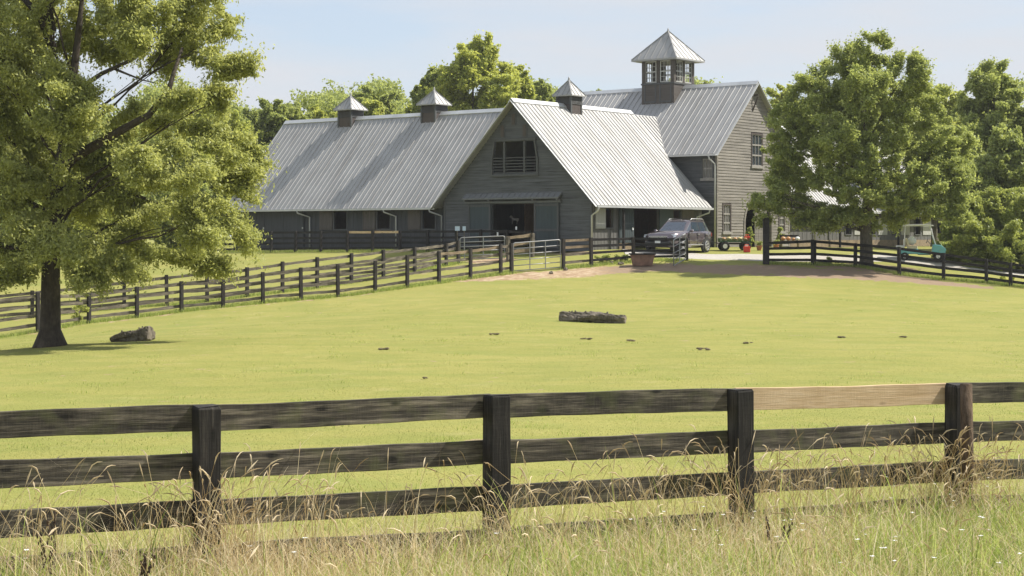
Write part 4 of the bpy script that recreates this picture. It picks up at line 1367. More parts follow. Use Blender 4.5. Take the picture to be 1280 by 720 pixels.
hbl = pxblobs([(1200, 300, 26, 22), (1218, 275, 28, 24, 1), (1250, 270, 34, 26, 1.5), (1240, 305, 36, 26, -.5), (1285, 275, 34, 30, 1), (1195, 285, 20, 20, .5), (1225, 262, 26, 18, 1.5), (1262, 258, 30, 18, 2), (1270, 290, 34, 26, .5), (1205, 305, 22, 20, -.3), (1280, 315, 36, 26, 0), (1330, 290, 40, 40, 1), (1192, 322, 14, 12, 0), (1215, 325, 26, 14, -.5), (1255, 332, 30, 14, -.5)], 92)
hb = G(1240, 92)
bush('hedge_shrub', 'wide bright shrub mass behind the right fence', 'shrub', hb, hbl, M['leaf_hedge'], 210000, .20, .085, .4, 31, dens=1.2)
# climbing plants by the arch
for px, Y, top, lab in ((936, 100.8, 284, 'upright plant beside the left side of the arched entrance'), (975.5, 102.5, 283, 'narrow climbing plant beside the last house window')):
    q = G(px, Y); tp = P(px, top, Y); H = tp.z - q.z
    bush('upright_plant', lab, 'plant', q, [(q.x, q.y, q.z + H * .25, .22, .22, H * .22), (q.x + .05, q.y, q.z + H * .55, .2, .2, H * .22), (q.x - .03, q.y, q.z + H * .82, .14, .14, H * .16)], M['leaf_mid'], 1500, .12, .07, .1, int(px))
for i, (px, Y, w, lab) in enumerate(((752, 88.1, .5, 'weedy clump at the fence foot left of the trough'), (775, 88.2, .4, 'small weed clump against the trough side'), (1035, 89.2, .5, 'low weeds below the black fence by the driveway opening'), (1255, 84.3, .6, 'pale leafed weed at the foot of the right fence'), (99, 70.8, .35, 'vine wrapped on the fence just right of the oak trunk'))):
    q = G(px, Y); h = .35 if i != 4 else .9
    bush('weed_clump', lab, 'weeds', q, [(q.x, q.y, q.z + h * .5, w, .25, h * .5)], M['leaf_bright' if i in (3, 4) else 'leaf_mid'], 900, .1, .05, .12, 60 + i, stem=True)


# ------------------------------------------------------------------ logs
def log_obj(label, a, b, r0, r1, seed, pieces=1):
    a, b = Vector(a), Vector(b); c = (a + b) / 2
    base = Vector((c.x, c.y, g1(c.x, c.y)))
    root = thing('rotten_log', label, 'log', base)
    rr = random.Random(seed); d = (b - a); L = d.length; x = d.normalized(); y = Vector((0, 0, 1)).cross(x).normalized(); z = x.cross(y)
    m = MB(); n = 22; k = 26
    for i in range(k + 1):
        t = i / k; r = r0 + (r1 - r0) * t
        cc = a - base + d * t + z * (.03 * math.sin(t * 9 + seed))
        for j in range(n):
            th = 2 * PI * j / n
            q = r * (1 + .16 * math.sin(3 * th + t * 4 + seed) + .08 * math.sin(7 * th + t * 13) + .1 * rr.uniform(-1, 1))
            if i in (0, k): q *= .8
            m.v.append(tuple(cc + (y * math.cos(th) + z * math.sin(th)) * q))
    for i in range(k):
        for j in range(n): m.f.append((i * n + j, i * n + (j + 1) % n, (i + 1) * n + (j + 1) % n, (i + 1) * n + j))
    m.f.append(tuple(range(n))[::-1]); m.f.append(tuple(k * n + j for j in range(n)))
    m.build('trunk_wood', M['log'], root)
    s = MB()
    for i in range(5):
        t = rr.uniform(.1, .9); p0 = a - base + d * t + z * r0 * .7
        s.tube([p0, p0 + z * rr.uniform(.08, .2) + x * rr.uniform(-.1, .1)], [.05, .025], 6)
    s.build('branch_stub', M['log'], root)
    return root


def gp(px, Y, h): q = G(px, Y); return q + Vector((0, 0, h))


log_obj('long grey rotten log lying in the middle of the field', gp(700, 62.2, .15), gp(782, 61.4, .17), .195, .175, 3)
log_obj('short split rotten log lying right of the oak trunk', gp(140, 51.3, .10), gp(189, 50.6, .18), .12, .235, 5)

# manure piles
for i, (px, py) in enumerate(((733, 425), (789, 427), (878, 438), (480, 438), (532, 475), (617, 419), (384, 533), (1052, 423), (1128, 423), (935, 430))):
    # find depth by marching the ray
    Y = 18.0
    while Y < 90:
        q = P(px, py, Y)
        if q.z <= g1(q.x, Y): break
        Y += .25
    q = P(px, py, Y); rr = random.Random(i); w = rr.uniform(.08, .16) * (1 if Y > 40 else .45); sc_ = 1 if Y > 40 else .55
    m = MB()
    for k in range(9):
        m.ball((rr.uniform(-w, w), rr.uniform(-w, w) * .6, .02 + rr.uniform(0, .03)), (rr.uniform(.04, .08) * sc_, rr.uniform(.04, .07) * sc_, rr.uniform(.012, .024) * sc_), 7, 5, .3, seed=k)
    o = m.build('manure_pile', M['manure'], None, loc=(q.x, Y, g1(q.x, Y)))
    tag(o, 'small dark manure pile dropped on the open grass', 'manure', 'manure piles scattered over the field')


# ------------------------------------------------------------------ parked car
def build_car(loc, rotz):
    c = thing('parked_car', 'dark plum sport utility car with silver roof rails parked beside the barn', 'car', loc, rotz)
    # stations along x (front = +): x, zbottom, zshoulder, ztop(centre), halfwidth, halfwidth at top edge
    st = [(2.50, .42, .72, .80, .62, .45), (2.44, .34, .84, .98, .80, .62), (2.25, .30, .93, 1.06, .93, .74), (1.7, .28, .98, 1.14, .985, .80), (1.05, .26, 1.04, 1.20, .995, .84),
          (.3, .25, 1.07, 1.16, 1.0, .90), (-.8, .25, 1.10, 1.16, 1.0, .90), (-1.7, .28, 1.13, 1.18, .995, .88), (-2.25, .34, 1.14, 1.18, .95, .82), (-2.48, .42, 1.08, 1.12, .84, .72)]
    m = MB(); ring = 13
    for x, zb, zs, zt, hw, ht in st:
        half = [(0, zb), (hw * .8, zb), (hw * .96, zb + .12), (hw, zb + .35), (hw * .985, (zb + zs) / 2 + .12), (hw * .96, zs), (ht, zt - .01)]
        pts = [(x, y, z) for y, z in half] + [(x, 0, zt + .02)] + [(x, -y, z) for y, z in reversed(half[1:])]
        ring = len(pts); m.v += pts
    for i in range(len(st) - 1):
        for j in range(ring): m.f.append((i * ring + j, i * ring + (j + 1) % ring, (i + 1) * ring + (j + 1) % ring, (i + 1) * ring + j))
    m.f.append(tuple(range(ring))); m.f.append(tuple((len(st) - 1) * ring + j for j in reversed(range(ring))))
    body = m.build('body', M['car'], c, True)
    # cabin: base and roof outlines
    def cab(xs_b, xs_t, wb, wt, zb, zt): return [(xs_b[0], wb, zb), (xs_b[1], wb, zb), (xs_t[1], wt, zt), (xs_t[0], wt, zt)]
    zb, zt = 1.12, 1.74
    B = [(.95, .80), (.30, .90), (-.85, .90), (-1.75, .87), (-2.40, .76)]   # x, half width at the belt
    T = [(.12, .62), (-.05, .70), (-.85, .715), (-1.6, .70), (-2.02, .62)]  # at the roof
    m = MB()
    for sg in (1, -1):
        m.v += [(x, sg * w, zb) for x, w in B] + [(x, sg * w, zt - (.05 if i in (0, 4) else 0)) for i, (x, w) in enumerate(T)] + [(x, sg * w * .6, zt + .035 - (.05 if i in (0, 4) else 0)) for i, (x, w) in enumerate(T)]
    for i in range(4):
        m.f += [(i, i + 1, 6 + i, 5 + i), (15 + i, 20 + i, 21 + i, 16 + i), (5 + i, 6 + i, 11 + i, 10 + i), (20 + i, 25 + i, 26 + i, 21 + i), (10 + i, 11 + i, 26 + i, 25 + i)]
    m.f += [(0, 5, 20, 15), (5, 10, 25, 20), (4, 19, 24, 9), (9, 24, 29, 14)]
    m.build('cabin', M['car'], c)

    def pane(name, pts, off, mat=M['carglass']):
        pts = [Vector(p_) for p_ in pts]; n_ = (pts[1] - pts[0]).cross(pts[2] - pts[0]).normalized()
        cc = sum(pts, Vector()) / len(pts)
        if n_.dot(cc - Vector((-.6, 0, 1.2))) < 0: n_ = -n_
        q = MB(); k = len(pts)
        q.add([p_ + n_ * off for p_ in pts] + [p_ + n_ * .001 for p_ in pts], [tuple(range(k)), tuple(range(k, 2 * k))[::-1]] + [(i, (i + 1) % k, k + (i + 1) % k, k + i) for i in range(k)])
        return q.build(name, mat, c)

    def lerp(a, b, t): return tuple(a[i] + (b[i] - a[i]) * t for i in range(3))
    # windscreen
    bl, br = (.95, .80, zb), (.95, -.80, zb); tl, tr = (.12, .62, zt - .05), (.12, -.62, zt - .05)
    a, b_, d, e = lerp(bl, br, .05), lerp(bl, br, .95), lerp(tr, tl, .06), lerp(tr, tl, .94)
    pane('windscreen', [lerp(a, e, .06), lerp(b_, d, .06), lerp(b_, d, .92), lerp(a, e, .92)], .012)
    bl, br = (-2.40, .76, zb), (-2.40, -.76, zb); tl, tr = (-2.02, .62, zt - .05), (-2.02, -.62, zt - .05)
    a, b_, d, e = lerp(bl, br, .08), lerp(bl, br, .92), lerp(tr, tl, .08), lerp(tr, tl, .92)
    pane('rear_window', [lerp(a, e, .1), lerp(b_, d, .1), lerp(b_, d, .88), lerp(a, e, .88)], .012)
    for sg in (1, -1):
        for i in range(0, 4):
            p0 = (B[i][0], sg * B[i][1], zb); p1 = (B[i + 1][0], sg * B[i + 1][1], zb)
            t0 = (T[i][0], sg * T[i][1], zt - (.05 if i == 0 else 0)); t1 = (T[i + 1][0], sg * T[i + 1][1], zt - (.05 if i == 3 else 0))
            if i == 0:
                pane('side_window', [lerp(p0, p1, .25), lerp(p0, p1, .97), lerp(p1, t1, .84), lerp(lerp(p0, t0, .82), lerp(p1, t1, .82), .25)], .01)
            else:
                m0, m1 = (.05, .93) if i < 3 else (.12, .8)
                a, b_ = lerp(p0, p1, m0), lerp(p0, p1, m1); d, e = lerp(t0, t1, m1), lerp(t0, t1, m0)
                pane('side_window', [lerp(a, e, .06), lerp(b_, d, .06), lerp(b_, d, .86), lerp(a, e, .86)], .01)
        # roof rail
        MB().tube([(-.1, sg * .66, zt + .02), (-.25, sg * .66, zt + .09), (-1.0, sg * .67, zt + .10), (-1.7, sg * .65, zt + .09), (-1.85, sg * .64, zt + .02)], .022, 8).build('roof_rail', M['chrome'], c, True)
        # mirror
        MB().ball((.62, sg * 1.08, 1.17), (.09, .12, .085), 10, 7).tube([(.6, sg * .9, 1.1), (.62, sg * 1.04, 1.15)], .025, 6).build('mirror', M['car'], c, True)
        # headlight and fog light
        MB().add([(2.42, sg * .60, .78), (2.26, sg * .925, .84), (2.20, sg * .93, .98), (2.36, sg * .62, .98), (2.50, sg * .56, .78), (2.32, sg * .955, .84), (2.24, sg * .94, .985), (2.42, sg * .58, .985)],
                 [(0, 1, 2, 3), (4, 7, 6, 5), (0, 4, 5, 1), (1, 5, 6, 2), (2, 6, 7, 3), (3, 7, 4, 0)]).build('headlight', M['lamp'], c)
        MB().cyl((2.46, sg * .62, .50), .075, .05, 'x', 14).build('fog_lamp', M['lamp'], c)
        # door handles, sill strip, door seams
        for xx in (-.45, -1.5): MB().box(xx - .09, xx + .09, sg * .985, sg * 1.02, .98, 1.02).build('door_handle', M['chrome'], c)
        MB().box(-1.05, .95, sg * .985, sg * 1.015, .40, .45).build('sill_trim', M['chrome'], c)
        sm = MB()
        for xx in (.72, -.32, -1.32): sm.box(xx - .008, xx + .008, sg * .98, sg * 1.003, .40, 1.08)
        sm.build('door_seam', M['plastic'], c)
        # tail lamp
        MB().box(-2.44, -2.3, sg * .80, sg * .90, .88, 1.08).build('tail_lamp', M['tail'], c)
        for xx in (1.50, -1.48):
            # arch and wheel
            ar = MB(); k = 16; ro, ri = .49, .39
            for i in range(k):
                t0, t1 = PI * (-.12) + PI * 1.24 * i / k, PI * (-.12) + PI * 1.24 * (i + 1) / k
                ar.prism([(xx + ri * math.cos(t0), .37 + ri * math.sin(t0)), (xx + ro * math.cos(t0), .37 + ro * math.sin(t0)), (xx + ro * math.cos(t1), .37 + ro * math.sin(t1)), (xx + ri * math.cos(t1), .37 + ri * math.sin(t1))], 'y', sg * .9, sg * 1.012)
            ar.cyl((xx, sg * .94, .37), .44, .125, 'y', 24)
            ar.build('wheel_arch', M['plastic'], c)
            w = MB(); w.tube([(xx, sg * .80, .37), (xx, sg * .82, .37), (xx, sg * 1.02, .37), (xx, sg * 1.035, .37)], [.34, .37, .37, .33], 28)
            wo = w.build('wheel', M['tyre'], c, False)
            rm = MB(); rm.tube([(xx, sg * 1.03, .37), (xx, sg * 1.045, .37)], [.25, .25], 24)
            rm.cyl((xx, sg * 1.05, .37), .06, .03, 'y', 12)
            rm.build('rim_dish', M['plastic'], wo)
            sp = MB()
            for i in range(6):
                t = 2 * PI * i / 6 + .3; dx, dz = math.cos(t), math.sin(t)
                sp.obox((xx + dx * .135, sg * 1.052, .37 + dz * .135), (dx * .115, 0, dz * .115), (0, .01, 0), (-dz * .036, 0, dx * .036))
            pts = [(xx + .25 * math.cos(2 * PI * i / 24), sg * 1.048, .37 + .25 * math.sin(2 * PI * i / 24)) for i in range(25)]
            sp.tube(pts, .02, 6, False)
            sp.build('rim', M['chrome'], wo)
    # cross bars
    for xx in (-.5, -1.45): MB().box(xx - .03, xx + .03, -.66, .66, zt + .085, zt + .11).build('cross_bar', M['plastic'], c)
    # grille, bumper, plate
    g = MB(); g.box(2.45, 2.515, -.50, .50, .66, .86)
    gr = g.build('grille', M['plastic'], c)
    q = MB()
    for k in range(3): q.box(2.515, 2.53, -.48, .48, .69 + k * .06, .705 + k * .06)
    q.box(2.5, 2.535, -.53, .53, .86, .885); q.build('grille_bar', M['chrome'], gr)
    MB().box(2.40, 2.56, -.78, .78, .38, .60).build('bumper', M['plastic'], c, bevel=.03)
    MB().box(2.56, 2.575, -.16, .16, .52, .64).build('number_plate', M['plate'], c)
    return c


cq = G(848, 93.6)
build_car(cq, math.radians(-90 - 31))

# ------------------------------------------------------------------ golf cart
def golf_cart(loc, rotz):
    c = thing('golf_cart', 'turquoise golf cart with white canopy parked beyond the fence', 'golf cart', loc, rotz)
    m = MB(); m.prism([(1.25, .35), (1.3, .62), (1.05, .82), (.62, .86), (.55, .42), (.45, .38), (-.1, .38), (-.15, .62), (-1.2, .66), (-1.25, .35)], 'y', -.58, .58)
    m.build('body', M['turq'], c, bevel=.04)
    MB().box(.5, -.15, -.56, .56, .3, .37).build('floor_pan', M['plastic'], c)
    MB().box(-.72, -.18, -.54, .54, .63, .78).build('seat', M['cream'], c, bevel=.04)
    MB().obox((-.72, 0, 1.0), (.06, 0, .02), (0, .52, 0), (-.06, 0, .2)).build('backrest', M['cream'], c, bevel=.03)
    MB().box(-1.3, -.85, -.54, .54, .67, .8).obox((-.86, 0, .98), (.05, 0, .0), (0, .5, 0), (0, 0, .18)).build('rear_seat', M['white'], c, bevel=.04)
    for y in (-.52, .52):
        MB().tube([(.78, y, .8), (.62, y, 1.3), (.50, y, 1.86)], .02, 8).build('canopy_strut', M['white'], c, True)
        MB().tube([(-.84, y, .8), (-.84, y, 1.3), (-.80, y, 1.86)], .02, 8).build('canopy_strut', M['white'], c, True)
    m = MB(); m.prism([(.66, 1.84), (.6, 1.9), (-.1, 1.94), (-.9, 1.9), (-.95, 1.84)], 'y', -.6, .6); m.build('canopy', M['white'], c, bevel=.02)
    m = MB(); m.add([(.79, -.5, .86), (.79, .5, .86), (.54, .5, 1.8), (.54, -.5, 1.8), (.80, -.5, .86), (.80, .5, .86), (.55, .5, 1.8), (.55, -.5, 1.8)], [(0, 1, 2, 3), (7, 6, 5, 4), (0, 4, 5, 1), (2, 6, 7, 3)])
    st = MB(); st.tube([(.6, .25, .8), (.35, .25, 1.05)], .018, 6)
    st.tube([(.34 + .0 + .10 * math.sin(t) * .5, .25 + .16 * math.cos(t), 1.07 + .14 * math.sin(t)) for t in [2 * PI * i / 14 for i in range(15)]], .014, 6, False)
    st.build('steering_wheel', M['plastic'], c)
    for x in (.88, -.85):
        for y in (-.5, .5):
            w = MB().tube([(x, y - .09, .23), (x, y - .07, .23), (x, y + .07, .23), (x, y + .09, .23)], [.19, .23, .23, .19], 20).build('wheel', M['tyre'], c)
            MB().cyl((x, y + (.095 if y > 0 else -.095), .23), .11, .02, 'y', 14).build('rim', M['chrome'], w)
    for y in (-.4, .4): MB().ball((1.22, y, .66), (.05, .07, .06), 8, 6).build('headlight', M['lamp'], c, True)
    return c


golf_cart(G(1151, 91.6), math.radians(-12))

# white dog-like bundle left out; bag on the rear seat
q = G(1139, 91.7)
m = MB(); m.ball((0, 0, .0), (.26, .2, .2), 12, 8, .12, seed=2).ball((.02, 0, .18), (.14, .12, .08), 10, 6, .12, seed=3)
sk = m.build('white_sack', M['white'], None, True, loc=q + Vector((0, -.05, 1.0))); tag(sk, 'white sack resting on the rear seat of the turquoise cart', 'sack')

# ------------------------------------------------------------------ wagon with pumpkins
def pumpkin(p, r, mat, label, group=None):
    m = MB(); m.ball((0, 0, r * .75), (r, r, r * .78), 20, 10, 0, 8)
    o = thing('pumpkin', label, 'pumpkin', p, random.uniform(0, 3), group)
    m.build('rind', mat, o, True)
    MB().tube([(0, 0, r * 1.38), (.01, 0, r * 1.6), (.04, 0, r * 1.75)], [.03, .022, .02], 6).build('stalk', M['green'], o)
    return o


def wagon(loc, rotz):
    c = thing('garden_wagon', 'green garden wagon loaded with pumpkins by the house corner', 'wagon', loc, rotz)
    m = MB(); m.box(-.85, .85, -.4, .4, .48, .53)
    for k in range(3): m.box(-.85, .85, -.42, -.40, .53 + k * .06, .57 + k * .06); m.box(-.85, .85, .40, .42, .53 + k * .06, .57 + k * .06)
    m.box(-.87, -.85, -.42, .42, .53, .71); m.box(.85, .87, -.42, .42, .53, .71)
    m.build('tray', M['green'], c)
    MB().bar((-.6, 0, .42), (.6, 0, .42), .08, .08).bar((-.6, -.45, .26), (-.6, .45, .26), .05, .05).bar((.6, -.45, .26), (.6, .45, .26), .05, .05).bar((-.6, 0, .26), (-.6, 0, .46), .08, .08).bar((.6, 0, .26), (.6, 0, .46), .08, .08).build('undercarriage', M['plastic'], c)
    for x in (-.6, .6):
        for y in (-.46, .46):
            w = MB().tube([(x, y - .06, .26), (x, y - .04, .26), (x, y + .04, .26), (x, y + .06, .26)], [.2, .26, .26, .2], 20).build('wheel', M['tyre'], c)
            MB().cyl((x, y + (.06 if y > 0 else -.06), .26), .13, .02, 'y', 14).build('rim', M['white'], w)
    MB().tube([(-.85, 0, .4), (-1.3, 0, .5), (-1.75, 0, .62)], .02, 8).tube([(-1.75, -.15, .62), (-1.75, .15, .62)], .018, 8).build('handle', M['plastic'], c)


wq = G(918, 96.0)
wr = math.radians(2)
wagon(wq, wr)
for i, (a, b, r) in enumerate(((-.62, -.12, .17), (-.30, .1, .2), (.02, -.14, .17), (.32, .08, .19), (.6, -.1, .16), (-.05, .2, .15))):
    v = Vector((a * math.cos(wr) - b * math.sin(wr), a * math.sin(wr) + b * math.cos(wr), .53)) + wq
    pumpkin(v, r * .85, M['pumpkin'] if i % 2 == 0 else M['squash'], 'round orange pumpkin heaped in the green wagon' if i % 2 == 0 else 'yellow squash heaped in the green wagon',
            'orange pumpkins in the wagon' if i % 2 == 0 else 'yellow squashes in the wagon')
# red fuel can
def can(p, s, label):
    c = thing('fuel_can', label, 'can', p)
    MB().box(-.2 * s, .2 * s, -.12 * s, .12 * s, 0, .36 * s).build('body', M['red'], c, bevel=.04 * s)
    MB().tube([(-.12 * s, 0, .34 * s), (-.12 * s, 0, .46 * s), (.1 * s, 0, .46 * s), (.1 * s, 0, .34 * s)], .022 * s, 8).build('handle', M['red'], c)
    MB().tube([(.14 * s, 0, .34 * s), (.2 * s, 0, .5 * s)], .03 * s, 8).build('spout', M['plastic'], c)


can(G(933.5, 94.6), .92, 'red fuel can standing on the gravel beside the wagon wheel')
can(wq + Vector((.74, .18, .53)), .8, 'small red can riding at the right end of the wagon tray')

# bench with pumpkins right of the arch
def bench(loc, rotz):
    c = thing('wooden_bench', 'low wooden bench with orange pumpkins below the last house window', 'bench', loc, rotz)
    MB().box(-.55, .55, -.2, .2, .40, .45).build('seat', M['rail_tan'], c)
    for x in (-.48, .48):
        for y in (-.15, .15): MB().box(x - .03, x + .03, y - .03, y + .03, 0, .4).build('leg', M['rail_tan'], c)
    MB().box(-.55, .55, .2, .24, .66, .78).build('backrest', M['rail_dark'], c)
    MB().box(-.52, -.48, .2, .24, .40, .66).box(.48, .52, .2, .24, .4, .66).build('back_post', M['rail_dark'], c)


bq = G(987, 99.5); bench(bq, 0)
for i, a in enumerate((-.38, -.08, .22, .45)):
    pumpkin(bq + Vector((a, -.02, .45)), .15 if i != 2 else .11, M['pumpkin'] if i < 3 else M['white'], ('orange pumpkin sitting in the row on the low bench' if i < 3 else 'white pumpkin at the right end of the low bench'), 'pumpkins on the bench' if i < 3 else None)
# small pots
for px, Y, r, lab in ((949, 96.5, .16, 'terracotta pot standing left of the tall gate post'), (970, 98.6, .17, 'terracotta pot on the ground left of the bench')):
    q = G(px, Y); o = thing('flower_pot', lab, 'flower pot', q)
    MB().tube([(0, 0, 0), (0, 0, .22), (0, 0, .24), (0, 0, .28)], [r * .7, r, r * 1.12, r * 1.12], 16).build('pot', M['terracotta'], o)
    link(leaves_mesh(np.array([(0, 0, .38, .2), (.08, 0, .45, .12)]), 260, .1, .05, int(px)), 'plant', M['leaf_mid'], o)

# feed trough at the fence
tq = G(803, 86.9)
m = MB(); tr_ = thing('feed_trough', 'rusty brown trough standing under the black fence', 'trough', tq)
to, bo = (.62, .34), (.48, .26); z1 = .62
def ringp(a, b, z): return [(-a, -b, z), (a, -b, z), (a, b, z), (-a, b, z)]
m.v = ringp(*bo, .0) + ringp(*to, z1) + ringp(to[0] - .05, to[1] - .05, z1) + ringp(bo[0] - .03, bo[1] - .03, .15)
m.f = [(3, 2, 1, 0)] + [(i, (i + 1) % 4, 4 + (i + 1) % 4, 4 + i) for i in range(4)] + [(4 + i, 4 + (i + 1) % 4, 8 + (i + 1) % 4, 8 + i) for i in range(4)] + [(8 + i, 8 + (i + 1) % 4, 12 + (i + 1) % 4, 12 + i) for i in range(4)] + [(12, 13, 14, 15)]
m.build('tub', M['rust'], tr_, bevel=.02)
m = MB(); m.box(-.66, .66, -.38, -.34, z1 - .06, z1 + .02); m.box(-.66, .66, .34, .38, z1 - .06, z1 + .02); m.build('rim', M['rail_dark'], tr_)
# stones by the path
rs_ = [G(776, 87.4), G(764, 87.6), G(707, 85.6), G(689, 84.3)]
for i, q in enumerate(rs_):
    m = MB(); m.ball((0, 0, .05), (.16 - .02 * i, .12, .09), 9, 6, .35, seed=i)
    o = m.build('stone', M['log'], None, loc=q); tag(o, ('stone lying against the left side of the trough', 'small stone a step left of the trough', 'stone at the foot of the tan gate post', 'stone on the dirt in front of the closed gate')[i], 'stone')

# small signs on the paddock fence
for px, w, lab in ((571.7, .26, 'larger pale blue sign board above the paddock fence corner'), (580.2, .18, 'smaller pale blue sign board beside the larger one')):
    q = P(px, 285.6, 94.0); g = g1(q.x, 94.0)
    o = thing('sign', lab, 'sign', (q.x, q.y, g))
    MB().box(-w / 2, w / 2, -.03, -.01, q.z - g - .12, q.z - g + .12).build('panel', M['signblue'], o)
    MB().box(-.03, .03, -.01, .03, 0, q.z - g + .1).build('stake', M['rail_mid'], o)
for px, py, lab in ((622, 292.5, 'small white tag on the second rail below the barn door'), (645.3, 285.2, 'small white block on top of the rail by the barn door')):
    Yt = 92.75; q = P(px, py, Yt)  # plain white blocks for two tiny specks on the rails
    o = MB().box(-.045, .045, -.02, .02, -.09, .09).build('white_tag', M['white'], None, bevel=.01, loc=q + Vector((0, 0, 0))); tag(o, lab, 'tag')
    if py < 290: MB().box(-.01, .01, -.01, .01, -.22, -.08).build('peg', M['rail_dark'], o)


# ------------------------------------------------------------------ grass
def blades(name, n, region, h0, h1, w, mat, seed, seg=3, bend=.5, dens_fn=None, hfn=None):
    r = np.random.default_rng(seed)
    X, Y = region(r, n)
    n = len(X)
    Z = gz(X, Y)
    H = r.uniform(h0, h1, n) * (hfn(X, Y, r) if hfn is not None else 1)
    a = r.uniform(0, 2 * PI, n); lean = r.uniform(.05, bend, n)
    b = r.uniform(0, 2 * PI, n)
    dx, dy = np.cos(a), np.sin(a); wx, wy = np.cos(b), np.sin(b)
    wid = w * r.uniform(.6, 1.4, n)
    rows = []
    for s in range(seg + 1):
        t = s / seg
        off = H * lean * t ** 2; up = H * (t - .28 * lean * t ** 3)
        cx = X + dx * off; cy = Y + dy * off; cz = Z - .02 + up
        if s < seg:
            ww = wid * (1 - t * .75) * .5
            rows.append(np.stack([cx - wx * ww, cy - wy * ww, cz], 1)); rows.append(np.stack([cx + wx * ww, cy + wy * ww, cz], 1))
        else: rows.append(np.stack([cx, cy, cz], 1))
    k = len(rows)
    V = np.stack(rows, 1).reshape(-1, 3)
    base = np.arange(n)[:, None] * k
    tris = []
    for s in range(seg - 1):
        q = 2 * s
        tris += [base + [q, q + 1, q + 3], base + [q, q + 3, q + 2]]
    q = 2 * (seg - 1)
    tris.append(base + [q, q + 1, q + 2])
    Fc = np.concatenate(tris)
    return npmesh(name, V, Fc), (X, Y, Z, H, dx, dy, lean)


FS = 26.5 * PI / 180
# distance across the near fence line (positive = towards the camera)
fp0 = P(255, 0, 13.1); fp1 = P(1189, 0, 16.6); fd = Vector((fp1.x - fp0.x, fp1.y - fp0.y)).normalized(); fn = Vector((fd.y, -fd.x))


def side(X, Y): return (X - fp0.x) * fn.x + (Y - fp0.y) * fn.y


def reg_tall(back, front):
    def f(r, n):
        t = r.uniform(-4.5, 14, n); s = back + (front - back) * r.random(n)
        X = fp0.x + fd.x * t + fn.x * s; Y = fp0.y + fd.y * t + fn.y * s
        k = (Y > 7.5) & (np.abs(X / Y) < .34)
        return X[k], Y[k]
    return f


def tallness(X, Y, r):
    s = side(X, Y)
    q = .5 + .5 * np.sin(X * 1.7 + 1) * np.sin(Y * 1.3 + X * .6) + .3 * np.sin(X * 4.1) * np.sin(Y * 3.7)
    pz = np.min(np.abs((X - fp0.x)[:, None] * fd.x + (Y - fp0.y)[:, None] * fd.y - np.array([-2.6, 0, 2.43, 4.9, 7.25])), 1)
    base = np.clip(.64 + .42 * q + .35 * np.exp(-(pz / .35) ** 2) + .5 * (r.random(len(X)) < .06), .35, 1.9)
    ramp = np.clip((s + .55) / .7, .25, 1)
    cam = np.clip(1.15 - (s - 0.5) * .12, .55, 1.1)
    return base * ramp * cam


def patch(region, sign):
    def f(r, n):
        X, Y = region(r, n)
        q = np.sin(X * 1.1 + 2 * np.sin(Y * .7)) * np.sin(Y * 1.6 + X * .4) + .6 * np.sin(X * 3.3 + 1) * np.sin(Y * 3.9) + .24 * (X - .2) + r.normal(0, .45, len(X))
        k = q * sign < .35
        return X[k], Y[k]
    return f


me, _ = blades('dry_grass', 66000, patch(reg_tall(-.5, 5.2), 1), .18, .60, .006, M['straw'], 1, 4, 1.3, hfn=tallness)
setting(link(me, 'dry_grass', M['straw']), 'stuff')
me, _ = blades('bent_straw', 9000, reg_tall(-.35, 4.5), .35, .85, .0045, M['seed'], 41, 5, 1.9, hfn=tallness)
setting(link(me, 'bent_straw', M['seed']), 'stuff')
me, _ = blades('broad_grass', 6000, patch(reg_tall(-.2, 4.5), -1), .25, .65, .013, M['greenblade'], 42, 5, .9, hfn=tallness)
setting(link(me, 'broad_grass', M['greenblade']), 'stuff')
me, _ = blades('green_grass', 66000, patch(reg_tall(-.5, 5.2), -1), .15, .48, .008, M['greenblade'], 2, 3, .8, hfn=tallness)
setting(link(me, 'green_grass', M['greenblade']), 'stuff')


def stalks():
    r = np.random.default_rng(9); m = MB(); hd = MB()
    n = 1500
    t = r.uniform(-4, 13, n); s = r.uniform(-.25, 3.2, n)
    # bunches
    bt = np.concatenate([r.uniform(-3.5, 12.5, 30), np.repeat([-.1, .1, 2.45, 4.9, 7.3, 7.1], 3)]); pick = r.integers(0, 48, n); mask = r.random(n) < .5
    t = np.where(mask, bt[pick] + r.normal(0, .18, n), t); s = np.where(mask, np.abs(r.normal(.25, .3, n)), s)
    for i in range(n):
        x = fp0.x + fd.x * t[i] + fn.x * s[i]; y = fp0.y + fd.y * t[i] + fn.y * s[i]
        if abs(x / y) > .33 or y < 8: continue
        z = g1(x, y); H = r.uniform(.5, 1.0) * (1 if s[i] < 1 else .85); a = r.uniform(0, 2 * PI); ln = r.uniform(.05, .55) * H
        dx, dy = math.cos(a), math.sin(a); curl = r.uniform(0, .25)
        pts = []
        for k in range(6):
            u = k / 5
            pts.append(Vector((x + dx * ln * u ** 2, y + dy * ln * u ** 2, z + H * (u - curl * u ** 4))))
        m.tube(pts, [.0028, .0026, .0023, .002, .0017, .0013], 3, False)
        e = pts[-1]; d = (pts[-1] - pts[-2]).normalized(); L = r.uniform(.06, .16)
        droop = Vector((dx * .5, dy * .5, -.5)) * L * r.uniform(.0, .9)
        hd.tube([e - d * .01, e + d * L * .4, e + d * L * .75 + droop * .4, e + d * L + droop], [.002, r.uniform(.004, .008), .004, .001], 4, False)
    o = m.build('grass_stalks', M['straw'], None); setting(o, 'stuff')
    o = hd.build('seed_heads', M['seed'], None); setting(o, 'stuff')


stalks()


